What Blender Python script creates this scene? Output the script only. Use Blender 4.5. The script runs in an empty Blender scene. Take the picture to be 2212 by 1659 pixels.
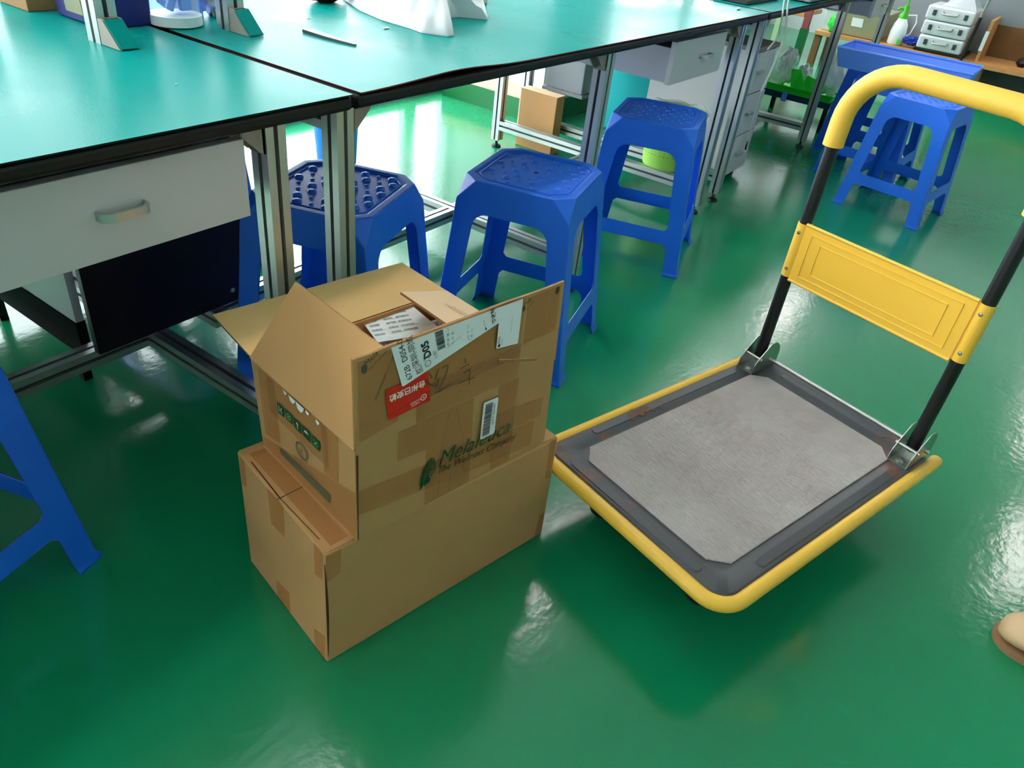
import bpy, bmesh, math, random
from mathutils import Vector, Matrix, noise
from math import sin, cos, pi, radians, sqrt, atan2

random.seed(7)
SC = bpy.context.scene
COL = SC.collection

# ------------------------------------------------------------------ camera, sky, lamps, exposure
cam_d = bpy.data.cameras.new('camera')
cam = bpy.data.objects.new('camera', cam_d)
COL.objects.link(cam)
cam_d.sensor_fit = 'HORIZONTAL'
cam_d.sensor_width = 36.0
cam_d.lens = 36.0 * 1621.07 / 2212.0
cam_d.clip_start = 0.02
R_ = Vector((0.581107, -0.80694, 0.105651)); U_ = Vector((0.413637, 0.404656, 0.815572)); F_ = Vector((0.70087, 0.430234, -0.568929))
cam.matrix_world = Matrix(((R_.x, U_.x, -F_.x, -0.941), (R_.y, U_.y, -F_.y, -0.958), (R_.z, U_.z, -F_.z, 1.0951), (0, 0, 0, 1)))
SC.camera = cam

world = bpy.data.worlds.new('daylight')
SC.world = world
world.use_nodes = True
bg = world.node_tree.nodes['Background']
bg.inputs[0].default_value = (0.95, 0.95, 1.0, 1)
bg.inputs[1].default_value = 8.5

SC.view_settings.view_transform = 'Standard'
SC.view_settings.look = 'None'
SC.view_settings.exposure = 0.45
SC.view_settings.gamma = 1.0
SC.view_settings.use_curve_mapping = False
SC.cycles.use_denoising = True
SC.cycles.max_bounces = 8
SC.cycles.sample_clamp_indirect = 6.0

LAMP_POWER = 20.0      # emission of the ceiling tubes

# ------------------------------------------------------------------ helpers
def lin(r, g, b):
    f = lambda c: (c / 255 / 12.92) if c / 255 <= 0.04045 else ((c / 255 + 0.055) / 1.055) ** 2.4
    return (f(r), f(g), f(b), 1)

def mat(name, col, rough=0.5, metal=0.0, bump=0.0, bscale=60.0, var=0.0, vscale=6.0, spec=0.5, trans=0.0, alpha=1.0, coat=0.0, emit=0.0, rvar=0.0, ior=1.45):
    m = bpy.data.materials.new(name)
    m.use_nodes = True
    nt = m.node_tree
    p = nt.nodes['Principled BSDF']
    p.inputs['Base Color'].default_value = col
    p.inputs['Roughness'].default_value = rough
    p.inputs['Metallic'].default_value = metal
    p.inputs['Specular IOR Level'].default_value = spec
    p.inputs['Transmission Weight'].default_value = trans
    p.inputs['Alpha'].default_value = alpha
    p.inputs['Coat Weight'].default_value = coat
    p.inputs['IOR'].default_value = ior
    if emit:
        p.inputs['Emission Color'].default_value = col
        p.inputs['Emission Strength'].default_value = emit
    tc = nt.nodes.new('ShaderNodeTexCoord')
    if bump:
        n = nt.nodes.new('ShaderNodeTexNoise'); n.inputs['Scale'].default_value = bscale; n.inputs['Detail'].default_value = 3
        b = nt.nodes.new('ShaderNodeBump'); b.inputs['Strength'].default_value = bump; b.inputs['Distance'].default_value = 0.002
        nt.links.new(tc.outputs['Object'], n.inputs['Vector'])
        nt.links.new(n.outputs['Fac'], b.inputs['Height'])
        nt.links.new(b.outputs['Normal'], p.inputs['Normal'])
    if var or rvar:
        n = nt.nodes.new('ShaderNodeTexNoise'); n.inputs['Scale'].default_value = vscale; n.inputs['Detail'].default_value = 5
        nt.links.new(tc.outputs['Object'], n.inputs['Vector'])
        if var:
            mx = nt.nodes.new('ShaderNodeMix'); mx.data_type = 'RGBA'
            d = tuple(c * (1 - var) for c in col[:3]) + (1,); l = tuple(min(1, c * (1 + var)) for c in col[:3]) + (1,)
            mx.inputs['A'].default_value = d; mx.inputs['B'].default_value = l
            nt.links.new(n.outputs['Fac'], mx.inputs['Factor']); nt.links.new(mx.outputs['Result'], p.inputs['Base Color'])
        if rvar:
            mr = nt.nodes.new('ShaderNodeMapRange')
            mr.inputs['From Min'].default_value = 0.3; mr.inputs['From Max'].default_value = 0.7
            mr.inputs['To Min'].default_value = max(0.02, rough - rvar); mr.inputs['To Max'].default_value = rough + rvar
            nt.links.new(n.outputs['Fac'], mr.inputs['Value']); nt.links.new(mr.outputs['Result'], p.inputs['Roughness'])
    return m

def film(name, tint, gloss_rough, fac):
    """thin clear film: coloured transparency with a glossy skin"""
    m = bpy.data.materials.new(name); m.use_nodes = True
    nt = m.node_tree; nt.nodes.clear()
    out = nt.nodes.new('ShaderNodeOutputMaterial'); mix = nt.nodes.new('ShaderNodeMixShader')
    t = nt.nodes.new('ShaderNodeBsdfTransparent'); t.inputs[0].default_value = tint
    p = nt.nodes.new('ShaderNodeBsdfPrincipled'); p.inputs['Base Color'].default_value = tint; p.inputs['Roughness'].default_value = gloss_rough
    mix.inputs[0].default_value = fac
    nt.links.new(t.outputs[0], mix.inputs[1]); nt.links.new(p.outputs[0], mix.inputs[2]); nt.links.new(mix.outputs[0], out.inputs[0])
    return m

class M:
    def __init__(self): self.bm = bmesh.new(); self.mi = 0
    def face(self, pts, mi=None):
        vs = [self.bm.verts.new(p) for p in pts]
        f = self.bm.faces.new(vs); f.material_index = self.mi if mi is None else mi
        return f
    def hexa(self, b, t):
        """b, t: 4 bottom and 4 top points, same order (counter-clockwise from above)"""
        v = [self.bm.verts.new(p) for p in list(b) + list(t)]
        for idx in ((3, 2, 1, 0), (4, 5, 6, 7), (0, 1, 5, 4), (1, 2, 6, 5), (2, 3, 7, 6), (3, 0, 4, 7)):
            f = self.bm.faces.new([v[i] for i in idx]); f.material_index = self.mi
        return self
    def box(self, x0, x1, y0, y1, z0, z1):
        return self.hexa([(x0, y0, z0), (x1, y0, z0), (x1, y1, z0), (x0, y1, z0)], [(x0, y0, z1), (x1, y0, z1), (x1, y1, z1), (x0, y1, z1)])
    def loft(self, rings, cap=True, close=True):
        R = [[self.bm.verts.new(p) for p in r] for r in rings]
        n = len(R[0])
        for a, b in zip(R[:-1], R[1:]):
            for i in range(n if close else n - 1):
                j = (i + 1) % n
                f = self.bm.faces.new((a[i], a[j], b[j], b[i])); f.material_index = self.mi
        if cap:
            for r, rev in ((R[0], True), (R[-1], False)):
                f = self.bm.faces.new(list(reversed(r)) if rev else r); f.material_index = self.mi
        return self
    def tube(self, pts, r, seg=12, closed=False, cap=True):
        pts = [Vector(p) for p in pts]; n = len(pts); rings = []
        prev = None
        for i, p in enumerate(pts):
            if closed: d = pts[(i + 1) % n] - pts[i - 1]
            else: d = pts[min(i + 1, n - 1)] - pts[max(i - 1, 0)]
            d.normalize()
            if prev is None:
                u = d.orthogonal().normalized()
            else:
                u = (prev - d * prev.dot(d)).normalized()
            prev = u; w = d.cross(u)
            rr = r[i] if isinstance(r, (list, tuple)) else r
            rings.append([p + (u * cos(2 * pi * k / seg) + w * sin(2 * pi * k / seg)) * rr for k in range(seg)])
        if closed: rings.append(rings[0])
        return self.loft(rings, cap=cap and not closed)
    def lathe(self, prof, c=(0, 0, 0), seg=24, cap=True):
        return self.loft([[(c[0] + r * cos(2 * pi * k / seg), c[1] + r * sin(2 * pi * k / seg), c[2] + z) for k in range(seg)] for r, z in prof], cap=cap)
    def cyl(self, p0, p1, r, seg=16): return self.tube([p0, p1], r, seg)
    def prism(self, poly, off):
        """poly: 3D polygon, extruded by vector off"""
        off = Vector(off); a = [Vector(p) for p in poly]
        return self.loft([a, [p + off for p in a]])
    def slab(self, quad, th):
        """four points and a thickness, centred on the quad"""
        q = [Vector(p) for p in quad]; n = (q[1] - q[0]).cross(q[3] - q[0]).normalized() * th / 2
        return self.hexa([p - n for p in q], [p + n for p in q])
    def blob(self, c, r, sub=2, amp=0.0, freq=8.0, seed=0):
        ret = bmesh.ops.create_icosphere(self.bm, subdivisions=sub, radius=1.0)
        for v in ret['verts']:
            d = v.co.normalized(); k = 1 + amp * noise.noise(d * freq + Vector((seed, seed * 2.3, 0)))
            v.co = Vector((c[0] + d.x * r[0] * k, c[1] + d.y * r[1] * k, c[2] + d.z * r[2] * k))
            for f in v.link_faces: f.material_index = self.mi
        return self
    def obj(self, name, mats, parent=None, smooth=None, bevel=0.0, bseg=2, weld=False, fixn=True):
        bm = self.bm
        if weld: bmesh.ops.remove_doubles(bm, verts=bm.verts, dist=1e-5)
        if fixn: bmesh.ops.recalc_face_normals(bm, faces=bm.faces)
        top = parent
        while top is not None and top.parent is not None: top = top.parent
        if top is not None and top.location.length > 0 and not top.get('_local'):
            bmesh.ops.translate(bm, verts=bm.verts, vec=-top.location)
        me = bpy.data.meshes.new(name); bm.to_mesh(me); bm.free()
        for m in (mats if isinstance(mats, (list, tuple)) else [mats]): me.materials.append(m)
        if smooth:
            me.polygons.foreach_set('use_smooth', [True] * len(me.polygons))
            me.set_sharp_from_angle(angle=radians(smooth))
        o = bpy.data.objects.new(name, me); COL.objects.link(o)
        if parent is not None: o.parent = parent
        if bevel:
            b = o.modifiers.new('edge', 'BEVEL'); b.width = bevel; b.segments = bseg; b.limit_method = 'ANGLE'; b.angle_limit = radians(40)
        return o

def tag(o, label, cat, group=None, kind=None):
    o['label'] = label; o['category'] = cat
    if group: o['group'] = group
    if kind: o['kind'] = kind
    return o

def thing(name, label, cat, loc=(0, 0, 0), rz=0.0, group=None):
    o = bpy.data.objects.new(name, None); COL.objects.link(o)
    o.location = loc; o.rotation_euler = (0, 0, rz); o.empty_display_size = 0.1
    if rz: o['_local'] = 1
    return tag(o, label, cat, group)

def struct(name, bm, m, **k):
    o = bm.obj(name, m, **k); o['kind'] = 'structure'; return o

# camera-survey frame -> room frame (x along the benches, y into the benches)
def W(x, y, z=0.0):
    dx, dy = x + 0.32398, y - 1.30294
    return Vector((0.523153 * dx + 0.852239 * dy, -0.852239 * dx + 0.523153 * dy, z))

def text_faces(M_, body, place, size, mi=1, shear=0.0, bold=0.0, sx=1.0):
    """adds flat lettering to M_: place(x, y) -> 3D point"""
    c = bpy.data.curves.new('lettering', 'FONT'); c.body = body; c.size = size; c.shear = shear; c.offset = bold * size; c.resolution_u = 3
    o = bpy.data.objects.new('lettering', c); COL.objects.link(o)
    dg = bpy.context.evaluated_depsgraph_get(); dg.update()
    me = bpy.data.meshes.new_from_object(o.evaluated_get(dg))
    vs = [M_.bm.verts.new(place(v.co.x * sx, v.co.y)) for v in me.vertices]
    for p in me.polygons:
        try:
            f = M_.bm.faces.new([vs[i] for i in p.vertices]); f.material_index = mi
        except ValueError: pass
    bpy.data.objects.remove(o); bpy.data.curves.remove(c); bpy.data.meshes.remove(me)

class Plane:
    """a flat panel of a box: origin, along, up; pts in metres"""
    def __init__(s, o, u, v, flip=False):
        s.o = Vector(o); s.u = (Vector(u) - s.o).normalized(); w = Vector(v) - s.o; s.v = (w - s.u * w.dot(s.u)).normalized()
        s.n = s.u.cross(s.v) * (-1 if flip else 1)
    def __call__(s, a, b, off=0.0): return s.o + s.u * a + s.v * b + s.n * off
    def poly(s, M_, pts, off, mi=None): return M_.face([s(a, b, off) for a, b in pts], mi)
    def stroke(s, M_, pts, w, off, mi=None):
        pts = [Vector(p) for p in pts]
        L, Rr = [], []
        for i, p in enumerate(pts):
            d = (pts[min(i + 1, len(pts) - 1)] - pts[max(0, i - 1)]).normalized(); n = Vector((-d.y, d.x)) * w / 2
            L.append(p + n); Rr.append(p - n)
        for i in range(len(pts) - 1):
            s.poly(M_, [L[i], L[i + 1], Rr[i + 1], Rr[i]], off, mi)
    def disc(s, M_, c, r, off, mi=None, seg=20, sq=1.0): s.poly(M_, [(c[0] + r * cos(2 * pi * k / seg), c[1] + r * sq * sin(2 * pi * k / seg)) for k in range(seg)], off, mi)
    def ring(s, M_, c, r, w, off, mi=None, seg=24):
        s.stroke(M_, [(c[0] + r * cos(2 * pi * k / seg), c[1] + r * sin(2 * pi * k / seg)) for k in range(seg + 1)], w, off, mi)
    def text(s, M_, body, a, b, size, off, ang=0.0, mi=1, **k):
        ca, sa = cos(ang), sin(ang)
        text_faces(M_, body, lambda x, y: s(a + x * ca - y * sa, b + x * sa + y * ca, off), size, mi, **k)

# ------------------------------------------------------------------ materials
def floor_material():
    m = bpy.data.materials.new('green_epoxy'); m.use_nodes = True
    nt = m.node_tree; p = nt.nodes['Principled BSDF']; L = nt.links.new
    tc = nt.nodes.new('ShaderNodeTexCoord')
    n1 = nt.nodes.new('ShaderNodeTexNoise'); n1.inputs['Scale'].default_value = 1.3; n1.inputs['Detail'].default_value = 6
    mx = nt.nodes.new('ShaderNodeMix'); mx.data_type = 'RGBA'
    mx.inputs['A'].default_value = (0.0040, 0.185, 0.070, 1); mx.inputs['B'].default_value = (0.0065, 0.260, 0.110, 1)
    L(tc.outputs['Object'], n1.inputs['Vector']); L(n1.outputs['Fac'], mx.inputs['Factor'])
    # pale scuffs
    n2 = nt.nodes.new('ShaderNodeTexNoise'); n2.inputs['Scale'].default_value = 9; n2.inputs['Detail'].default_value = 8; n2.inputs['Roughness'].default_value = 0.7
    mp = nt.nodes.new('ShaderNodeMapping'); mp.inputs['Rotation'].default_value = (0, 0, 0.7); mp.inputs['Scale'].default_value = (0.35, 2.2, 1)
    L(tc.outputs['Object'], mp.inputs['Vector']); L(mp.outputs['Vector'], n2.inputs['Vector'])
    cr = nt.nodes.new('ShaderNodeValToRGB'); cr.color_ramp.elements[0].position = 0.66; cr.color_ramp.elements[1].position = 0.86
    L(n2.outputs['Fac'], cr.inputs['Fac'])
    mu = nt.nodes.new('ShaderNodeMath'); mu.operation = 'MULTIPLY'; mu.inputs[1].default_value = 0.35
    L(cr.outputs['Color'], mu.inputs[0])
    mx2 = nt.nodes.new('ShaderNodeMix'); mx2.data_type = 'RGBA'; mx2.inputs['B'].default_value = (0.10, 0.30, 0.20, 1)
    L(mu.outputs[0], mx2.inputs['Factor']); L(mx.outputs['Result'], mx2.inputs['A']); L(mx2.outputs['Result'], p.inputs['Base Color'])
    mr = nt.nodes.new('ShaderNodeMapRange'); mr.inputs['From Min'].default_value = 0.3; mr.inputs['From Max'].default_value = 0.7
    mr.inputs['To Min'].default_value = 0.10; mr.inputs['To Max'].default_value = 0.22
    L(n1.outputs['Fac'], mr.inputs['Value']); L(mr.outputs['Result'], p.inputs['Roughness'])
    # orange-peel skin
    n3 = nt.nodes.new('ShaderNodeTexNoise'); n3.inputs['Scale'].default_value = 55; n3.inputs['Detail'].default_value = 2
    n4 = nt.nodes.new('ShaderNodeTexNoise'); n4.inputs['Scale'].default_value = 5; n4.inputs['Detail'].default_value = 2
    L(tc.outputs['Object'], n3.inputs['Vector']); L(tc.outputs['Object'], n4.inputs['Vector'])
    b1 = nt.nodes.new('ShaderNodeBump'); b1.inputs['Strength'].default_value = 0.10; b1.inputs['Distance'].default_value = 0.004
    b2 = nt.nodes.new('ShaderNodeBump'); b2.inputs['Strength'].default_value = 0.05; b2.inputs['Distance'].default_value = 0.02
    L(n3.outputs['Fac'], b1.inputs['Height']); L(n4.outputs['Fac'], b2.inputs['Height']); L(b2.outputs['Normal'], b1.inputs['Normal']); L(b1.outputs['Normal'], p.inputs['Normal'])
    return m

def rubber_mat_grey():
    m = mat('ribbed_grey_rubber', lin(150, 148, 146), 0.50)
    nt = m.node_tree; p = nt.nodes['Principled BSDF']; L = nt.links.new
    tc = nt.nodes.new('ShaderNodeTexCoord')
    w = nt.nodes.new('ShaderNodeTexWave'); w.bands_direction = 'X'; w.inputs['Scale'].default_value = 80.0; w.inputs['Distortion'].default_value = 0.0
    b = nt.nodes.new('ShaderNodeBump'); b.inputs['Strength'].default_value = 0.8; b.inputs['Distance'].default_value = 0.002
    L(tc.outputs['Object'], w.inputs['Vector']); L(w.outputs['Fac'], b.inputs['Height']); L(b.outputs['Normal'], p.inputs['Normal'])
    n = nt.nodes.new('ShaderNodeTexNoise'); n.inputs['Scale'].default_value = 7; n.inputs['Detail'].default_value = 6
    mx = nt.nodes.new('ShaderNodeMix'); mx.data_type = 'RGBA'; mx.inputs['A'].default_value = lin(146, 131, 127); mx.inputs['B'].default_value = lin(206, 192, 196)
    L(tc.outputs['Object'], n.inputs['Vector']); L(n.outputs['Fac'], mx.inputs['Factor']); L(mx.outputs['Result'], p.inputs['Base Color'])
    return m

def rusty(name, col):
    m = mat(name, col, 0.42, 0.0)
    nt = m.node_tree; p = nt.nodes['Principled BSDF']; L = nt.links.new
    tc = nt.nodes.new('ShaderNodeTexCoord'); n = nt.nodes.new('ShaderNodeTexNoise'); n.inputs['Scale'].default_value = 3.2; n.inputs['Detail'].default_value = 12; n.inputs['Roughness'].default_value = 0.75
    cr = nt.nodes.new('ShaderNodeValToRGB'); cr.color_ramp.elements[0].position = 0.585; cr.color_ramp.elements[1].position = 0.67
    mx = nt.nodes.new('ShaderNodeMix'); mx.data_type = 'RGBA'; mx.inputs['A'].default_value = col; mx.inputs['B'].default_value = lin(120, 74, 48)
    L(tc.outputs['Object'], n.inputs['Vector']); L(n.outputs['Fac'], cr.inputs['Fac']); L(cr.outputs['Color'], mx.inputs['Factor']); L(mx.outputs['Result'], p.inputs['Base Color'])
    return m

FLOOR = floor_material()
CARD = mat('cardboard', lin(186, 138, 88), 0.75, bump=0.15, bscale=140, var=0.10, vscale=9)
CARD_IN = mat('cardboard_inside', lin(226, 180, 120), 0.8, bump=0.12, bscale=150, var=0.06, vscale=7)
CARD_PALE = mat('cardboard_pale', lin(228, 190, 152), 0.8, var=0.04)
CARD_EDGE = mat('cardboard_edge', lin(150, 108, 66), 0.9, bump=0.6, bscale=400, var=0.3, vscale=250)
CARD_DARK = mat('carton_slit_shadowed', lin(70, 46, 26), 0.9)
TAPE = film('packing_tape', (0.88, 0.73, 0.50, 1), 0.12, 0.10)
TAPE_CLEAR = film('clear_tape', (0.90, 0.82, 0.66, 1), 0.10, 0.12)
PAPER = mat('label_paper', lin(240, 240, 244), 0.45, var=0.02)
INK = mat('black_ink', lin(38, 38, 42), 0.5)
INK_GREY = mat('faded_ink', lin(128, 130, 134), 0.5)
INK_GREEN = mat('green_ink', lin(8, 74, 40), 0.5, var=0.2, vscale=60)
INK_DULL = mat('dull_green_ink', lin(98, 92, 62), 0.6, var=0.1, vscale=60)
INK_BROWN = mat('brown_black_ink', lin(44, 34, 20), 0.6)
RED = mat('red_label', lin(222, 34, 18), 0.4)
RED_DK = mat('dark_red', lin(130, 40, 40), 0.6)
WHITE_INK = mat('white_ink', lin(250, 225, 220), 0.5)
MARK = mat('marker_ink', lin(66, 54, 44), 0.5)
STICKY = mat('old_glue', lin(128, 104, 80), 0.5)
BLUE = mat('blue_plastic', lin(28, 108, 232), 0.38, bump=0.05, bscale=90, var=0.08, vscale=12, rvar=0.08)
BLUE_CRATE = mat('pale_blue_plastic', lin(98, 146, 245), 0.35, var=0.05)
BLUE_DEEP = mat('deep_blue_plastic', lin(26, 28, 110), 0.35)
TEAL = mat('teal_rubber', lin(5, 134, 128), 0.30, bump=0.10, bscale=240, var=0.05, vscale=3, rvar=0.06, spec=0.024)
BLACK_RUB = mat('black_rubber', lin(17, 17, 19), 0.45, spec=0.3)
ALU = mat('anodised_aluminium', lin(196, 198, 196), 0.36, 0.85, bump=0.04, bscale=200)
ALU_DARK = mat('aluminium_slot', lin(70, 72, 74), 0.6, 0.4)
ZINC = mat('zinc_plate', lin(176, 178, 172), 0.30, 0.9, bump=0.15, bscale=60, var=0.12, vscale=30)
CAST = mat('grey_casting', lin(150, 142, 134), 0.55, 0.2)
BOARD = mat('grey_laminate', lin(196, 194, 198), 0.45, bump=0.05, bscale=300, var=0.03)
BOARD_EDGE = mat('dark_laminate_edge', lin(70, 66, 66), 0.5)
BLACK_PANEL = mat('black_panel', lin(24, 18, 28), 0.45, spec=0.25)
YELLOW = mat('yellow_paint', lin(243, 188, 68), 0.35, var=0.03, bump=0.05, bscale=80)
YELLOW_FOAM = mat('yellow_grip', lin(236, 184, 70), 0.5, bump=0.10, bscale=300)
BLACK_PAINT = mat('black_tube_paint', lin(20, 20, 22), 0.38, var=0.2, vscale=40)
DECK = rusty('charcoal_deck_steel', lin(70, 68, 74))
RIB = rubber_mat_grey()
WHEEL = mat('black_wheel', lin(22, 22, 24), 0.6)
WALLP = mat('white_wall_paint', lin(226, 230, 232), 0.7, bump=0.06, bscale=90)
BEIGE = mat('beige_strip', lin(206, 188, 158), 0.6)
GREENW = mat('green_wall_paint', lin(8, 100, 50), 0.4)
CEILP = mat('ceiling_tile', lin(225, 226, 224), 0.8)
GLASS = film('window_glass', (0.93, 0.97, 0.96, 1), 0.03, 0.06)
FRAME = mat('window_frame', lin(200, 204, 206), 0.4, 0.3)
TUBE = mat('lit_tube', (1.0, 0.89, 0.89, 1), 0.5, emit=LAMP_POWER)
HOUSING = mat('lamp_housing', lin(235, 236, 236), 0.4)
LIME = mat('lime_plastic', lin(150, 205, 84), 0.45)
GREEN_BRIGHT = mat('bright_green_plastic', lin(36, 212, 48), 0.4)
GREEN_TRIG = mat('sprayer_green', lin(60, 170, 10), 0.4)
PLASTIC_W = mat('white_plastic', lin(238, 244, 244), 0.35)
BAGW = mat('milky_bag', lin(210, 214, 218), 0.35, bump=0.5, bscale=14)
BAGWHITE = mat('white_bag', lin(244, 246, 248), 0.4, bump=0.4, bscale=14)
CLEARBAG = film('clear_bag', (0.93, 0.95, 0.96, 1), 0.15, 0.45)
BUBBLE = film('bubble_film', (0.93, 0.90, 0.94, 1), 0.15, 0.62)
CASEM = mat('silver_case', lin(226, 228, 230), 0.35, 0.35, bump=0.1, bscale=80)
WOOD = mat('plywood', lin(196, 140, 84), 0.6, var=0.18, vscale=14)
WOOD_D = mat('brown_board', lin(120, 84, 44), 0.6, var=0.2, vscale=12)
OLIVE = mat('olive_plastic', lin(150, 148, 116), 0.4, var=0.06)
GREYP = mat('grey_panel', lin(132, 138, 142), 0.6)
BOARD_SHADED = mat('grey_board_shaded', lin(176, 174, 190), 0.55)  # shading of the drawer sides, put into the colour as a lavender tint
ROSE = mat('rose_plastic', lin(205, 150, 180), 0.35)
TAN = mat('tan_leather', lin(206, 168, 128), 0.42, bump=0.1, bscale=120, var=0.05)
SOLE = mat('tan_sole', lin(150, 112, 78), 0.7)
CABLEW = mat('white_cable', lin(226, 226, 222), 0.5)
BLACKP = mat('black_plastic', lin(16, 16, 18), 0.45)
TEALBOX = mat('teal_plastic', lin(24, 176, 182), 0.35)
OUTSIDE = mat('outside_paving', lin(196, 200, 196), 0.8, var=0.1)
HAIRLINE = mat('steel_rule', lin(74, 78, 78), 0.5, 0.2)

# ------------------------------------------------------------------ the room
b = M(); b.box(-5.6, 8.6, -6.0, 1.86, -0.05, 0.0); struct('floor', b, FLOOR)
b = M(); b.box(-5.6, 8.6, -6.0, 1.96, 2.8, 2.86); struct('ceiling', b, CEILP)
b = M(); b.box(-5.7, -5.6, -6.0, 1.96, 0, 2.8); struct('wall_left', b, WALLP)
b = M(); b.box(-5.7, 8.7, -6.1, -6.0, 0, 2.8); struct('wall_front', b, WALLP)
b = M(); b.box(7.6, 7.7, -6.0, 1.96, 0, 2.8); struct('wall_right', b, WALLP)
# the wall pier beside the glazed bay, with its painted skirting
b = M(); b.box(2.56, 3.3, 1.80, 1.96, 0, 2.8); b.box(7.3, 7.6, 1.80, 1.96, 0, 2.8); b.box(3.3, 7.3, 1.80, 1.96, 0, 0.95); b.box(3.3, 7.3, 1.80, 1.96, 2.45, 2.8); struct('wall_back', b, WALLP)
b = M(); b.box(2.47, 3.10, 1.18, 1.735, 0.0, 2.8); struct('wall_pier', b, WALLP)
b = M(); b.box(2.395, 3.16, 1.13, 1.78, 0, 0.10); struct('baseboard_pier', b, GREENW)
b = M(); b.box(2.40, 3.155, 1.135, 1.775, 0.10, 0.165); struct('trim_1', b, BEIGE)
b = M(); b.box(3.12, 7.6, 1.786, 1.80, 0, 0.10); struct('baseboard_back', b, GREENW)
b = M(); b.box(-5.6, 2.56, 1.80, 1.90, 2.45, 2.8); struct('wall_lintel', b, WALLP)
b = M(); b.box(-5.6, 2.56, 1.84, 1.90, 0.0, 0.018); struct('trim_2', b, FRAME)
b = M(); b.box(-6.5, 6.0, 1.86, 9.0, -0.16, -0.06); struct('floor_outside', b, OUTSIDE)
k = 0
edges = [-5.58, -4.28, -2.98, -1.68, -0.38, 0.90, 2.195, 2.56]
for a, c in zip(edges[:-1], edges[1:]):
    k += 1
    f = M()
    f.box(a, a + 0.045, 1.83, 1.88, 0.018, 2.45); f.box(c - 0.045, c, 1.83, 1.88, 0.018, 2.45)
    f.box(a + 0.045, c - 0.045, 1.83, 1.88, 0.018, 0.055); f.box(a + 0.045, c - 0.045, 1.83, 1.88, 2.40, 2.45)
    wf = struct('window_%d' % k, f, FRAME)
    g = M(); g.box(a + 0.045, c - 0.045, 1.852, 1.858, 0.055, 2.40)
    pn = g.obj('window_pane', GLASS, wf)
for k, (a, c) in enumerate(((3.3, 5.3), (5.3, 7.3))):  # two added windows in an unseen wall, to brighten the far end
    f = M()
    f.box(a, a + 0.045, 1.84, 1.89, 0.95, 2.45); f.box(c - 0.045, c, 1.84, 1.89, 0.95, 2.45); f.box(a + 0.045, c - 0.045, 1.84, 1.89, 0.95, 0.99); f.box(a + 0.045, c - 0.045, 1.84, 1.89, 2.41, 2.45)
    wf = struct('window_%d' % (len(edges) + k), f, FRAME)
    g = M(); g.box(a + 0.045, c - 0.045, 1.862, 1.868, 0.99, 2.41); g.obj('window_pane', GLASS, wf)
# ceiling lamps
i = 0
for y in (0.535, -2.135):
    for x in (-2.76, -0.26, 2.24, 4.74, 7.0):
        if y < 0 and x < 4: continue
        L = thing('ceiling_lamp', 'twin tube ceiling lamp above the benches' if y > 0 else 'twin tube ceiling lamp above the open floor', 'lamp', (x, y, 2.8), 0, 'twin tube ceiling lamps over the benches' if y > 0 else 'twin tube ceiling lamps over the floor')
        h = M(); h.box(x - 0.6, x + 0.6, y - 0.11, y + 0.11, 2.765, 2.80); h.obj('housing', HOUSING, L)
        for dy in (-0.055, 0.055):
            t = M(); t.cyl((x - 0.58, y + dy, 2.745), (x + 0.58, y + dy, 2.745), 0.016, 10); t.obj('lamp_tube', TUBE, L, smooth=40)

# ------------------------------------------------------------------ workbenches of slotted aluminium
def extrusion(m, p0, p1, side=(0, 1, 0), w=0.02):
    """40 mm T-slot profile from p0 to p1; side is one face normal"""
    p0, p1 = Vector(p0), Vector(p1); d = (p1 - p0).normalized(); a = Vector(side).normalized(); a = (a - d * a.dot(d)).normalized(); c = d.cross(a)
    s, dp = 0.0042, 0.009
    q = [(-w, -w), (-s, -w), (-s, -w + dp), (s, -w + dp), (s, -w)]
    prof = []
    for k in range(4):
        ck, sk = [(1, 0), (0, 1), (-1, 0), (0, -1)][k]
        prof += [(x * ck - y * sk, x * sk + y * ck) for x, y in q]
    m.loft([[p0 + a * y + c * x for x, y in prof], [p1 + a * y + c * x for x, y in prof]])

def slot_strips(m, p0, p1, side=(0, 1, 0), w=0.02):
    p0, p1 = Vector(p0), Vector(p1); d = (p1 - p0).normalized(); a = Vector(side).normalized(); c = d.cross(a)
    for u in (a, -a, c, -c):
        v = d.cross(u) * 0.0042
        o = u * (w - 0.0085)
        m.face([p0 + o - v, p0 + o + v, p1 + o + v, p1 + o - v])

def beam(name, p0, p1, parent, side=(0, 1, 0)):
    m = M(); extrusion(m, p0, p1, side); m.mi = 1; slot_strips(m, p0, p1, side)
    return m.obj(name, [ALU, ALU_DARK], parent, fixn=False)

def corner_bracket(parent, x, y, z, dx, dy, size=0.045):
    m = M(); w = Vector((-dy, dx, 0)) * 0.017; d = Vector((dx, dy, 0))
    o = Vector((x, y, z))
    for sgn in (-1, 1):
        m.prism([o + w * sgn, o + w * sgn + d * size, o + w * sgn + d * size - Vector((0, 0, 0.008)), o + w * sgn + d * 0.010 - Vector((0, 0, size * 0.9)), o + w * sgn - Vector((0, 0, size))], -w * 0.18 * sgn)
    m.prism([o - w, o - w + d * size, o + w + d * size, o + w], (0, 0, -0.004))
    m.prism([o - w, o + w, o + w - Vector((0, 0, size)), o - w - Vector((0, 0, size))], d * 0.004)
    m.cyl(o + d * size * 0.55 - Vector((0, 0, 0.005)), o + d * size * 0.55 - Vector((0, 0, 0.012)), 0.006, 10)
    m.obj('bracket', CAST, parent)

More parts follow.
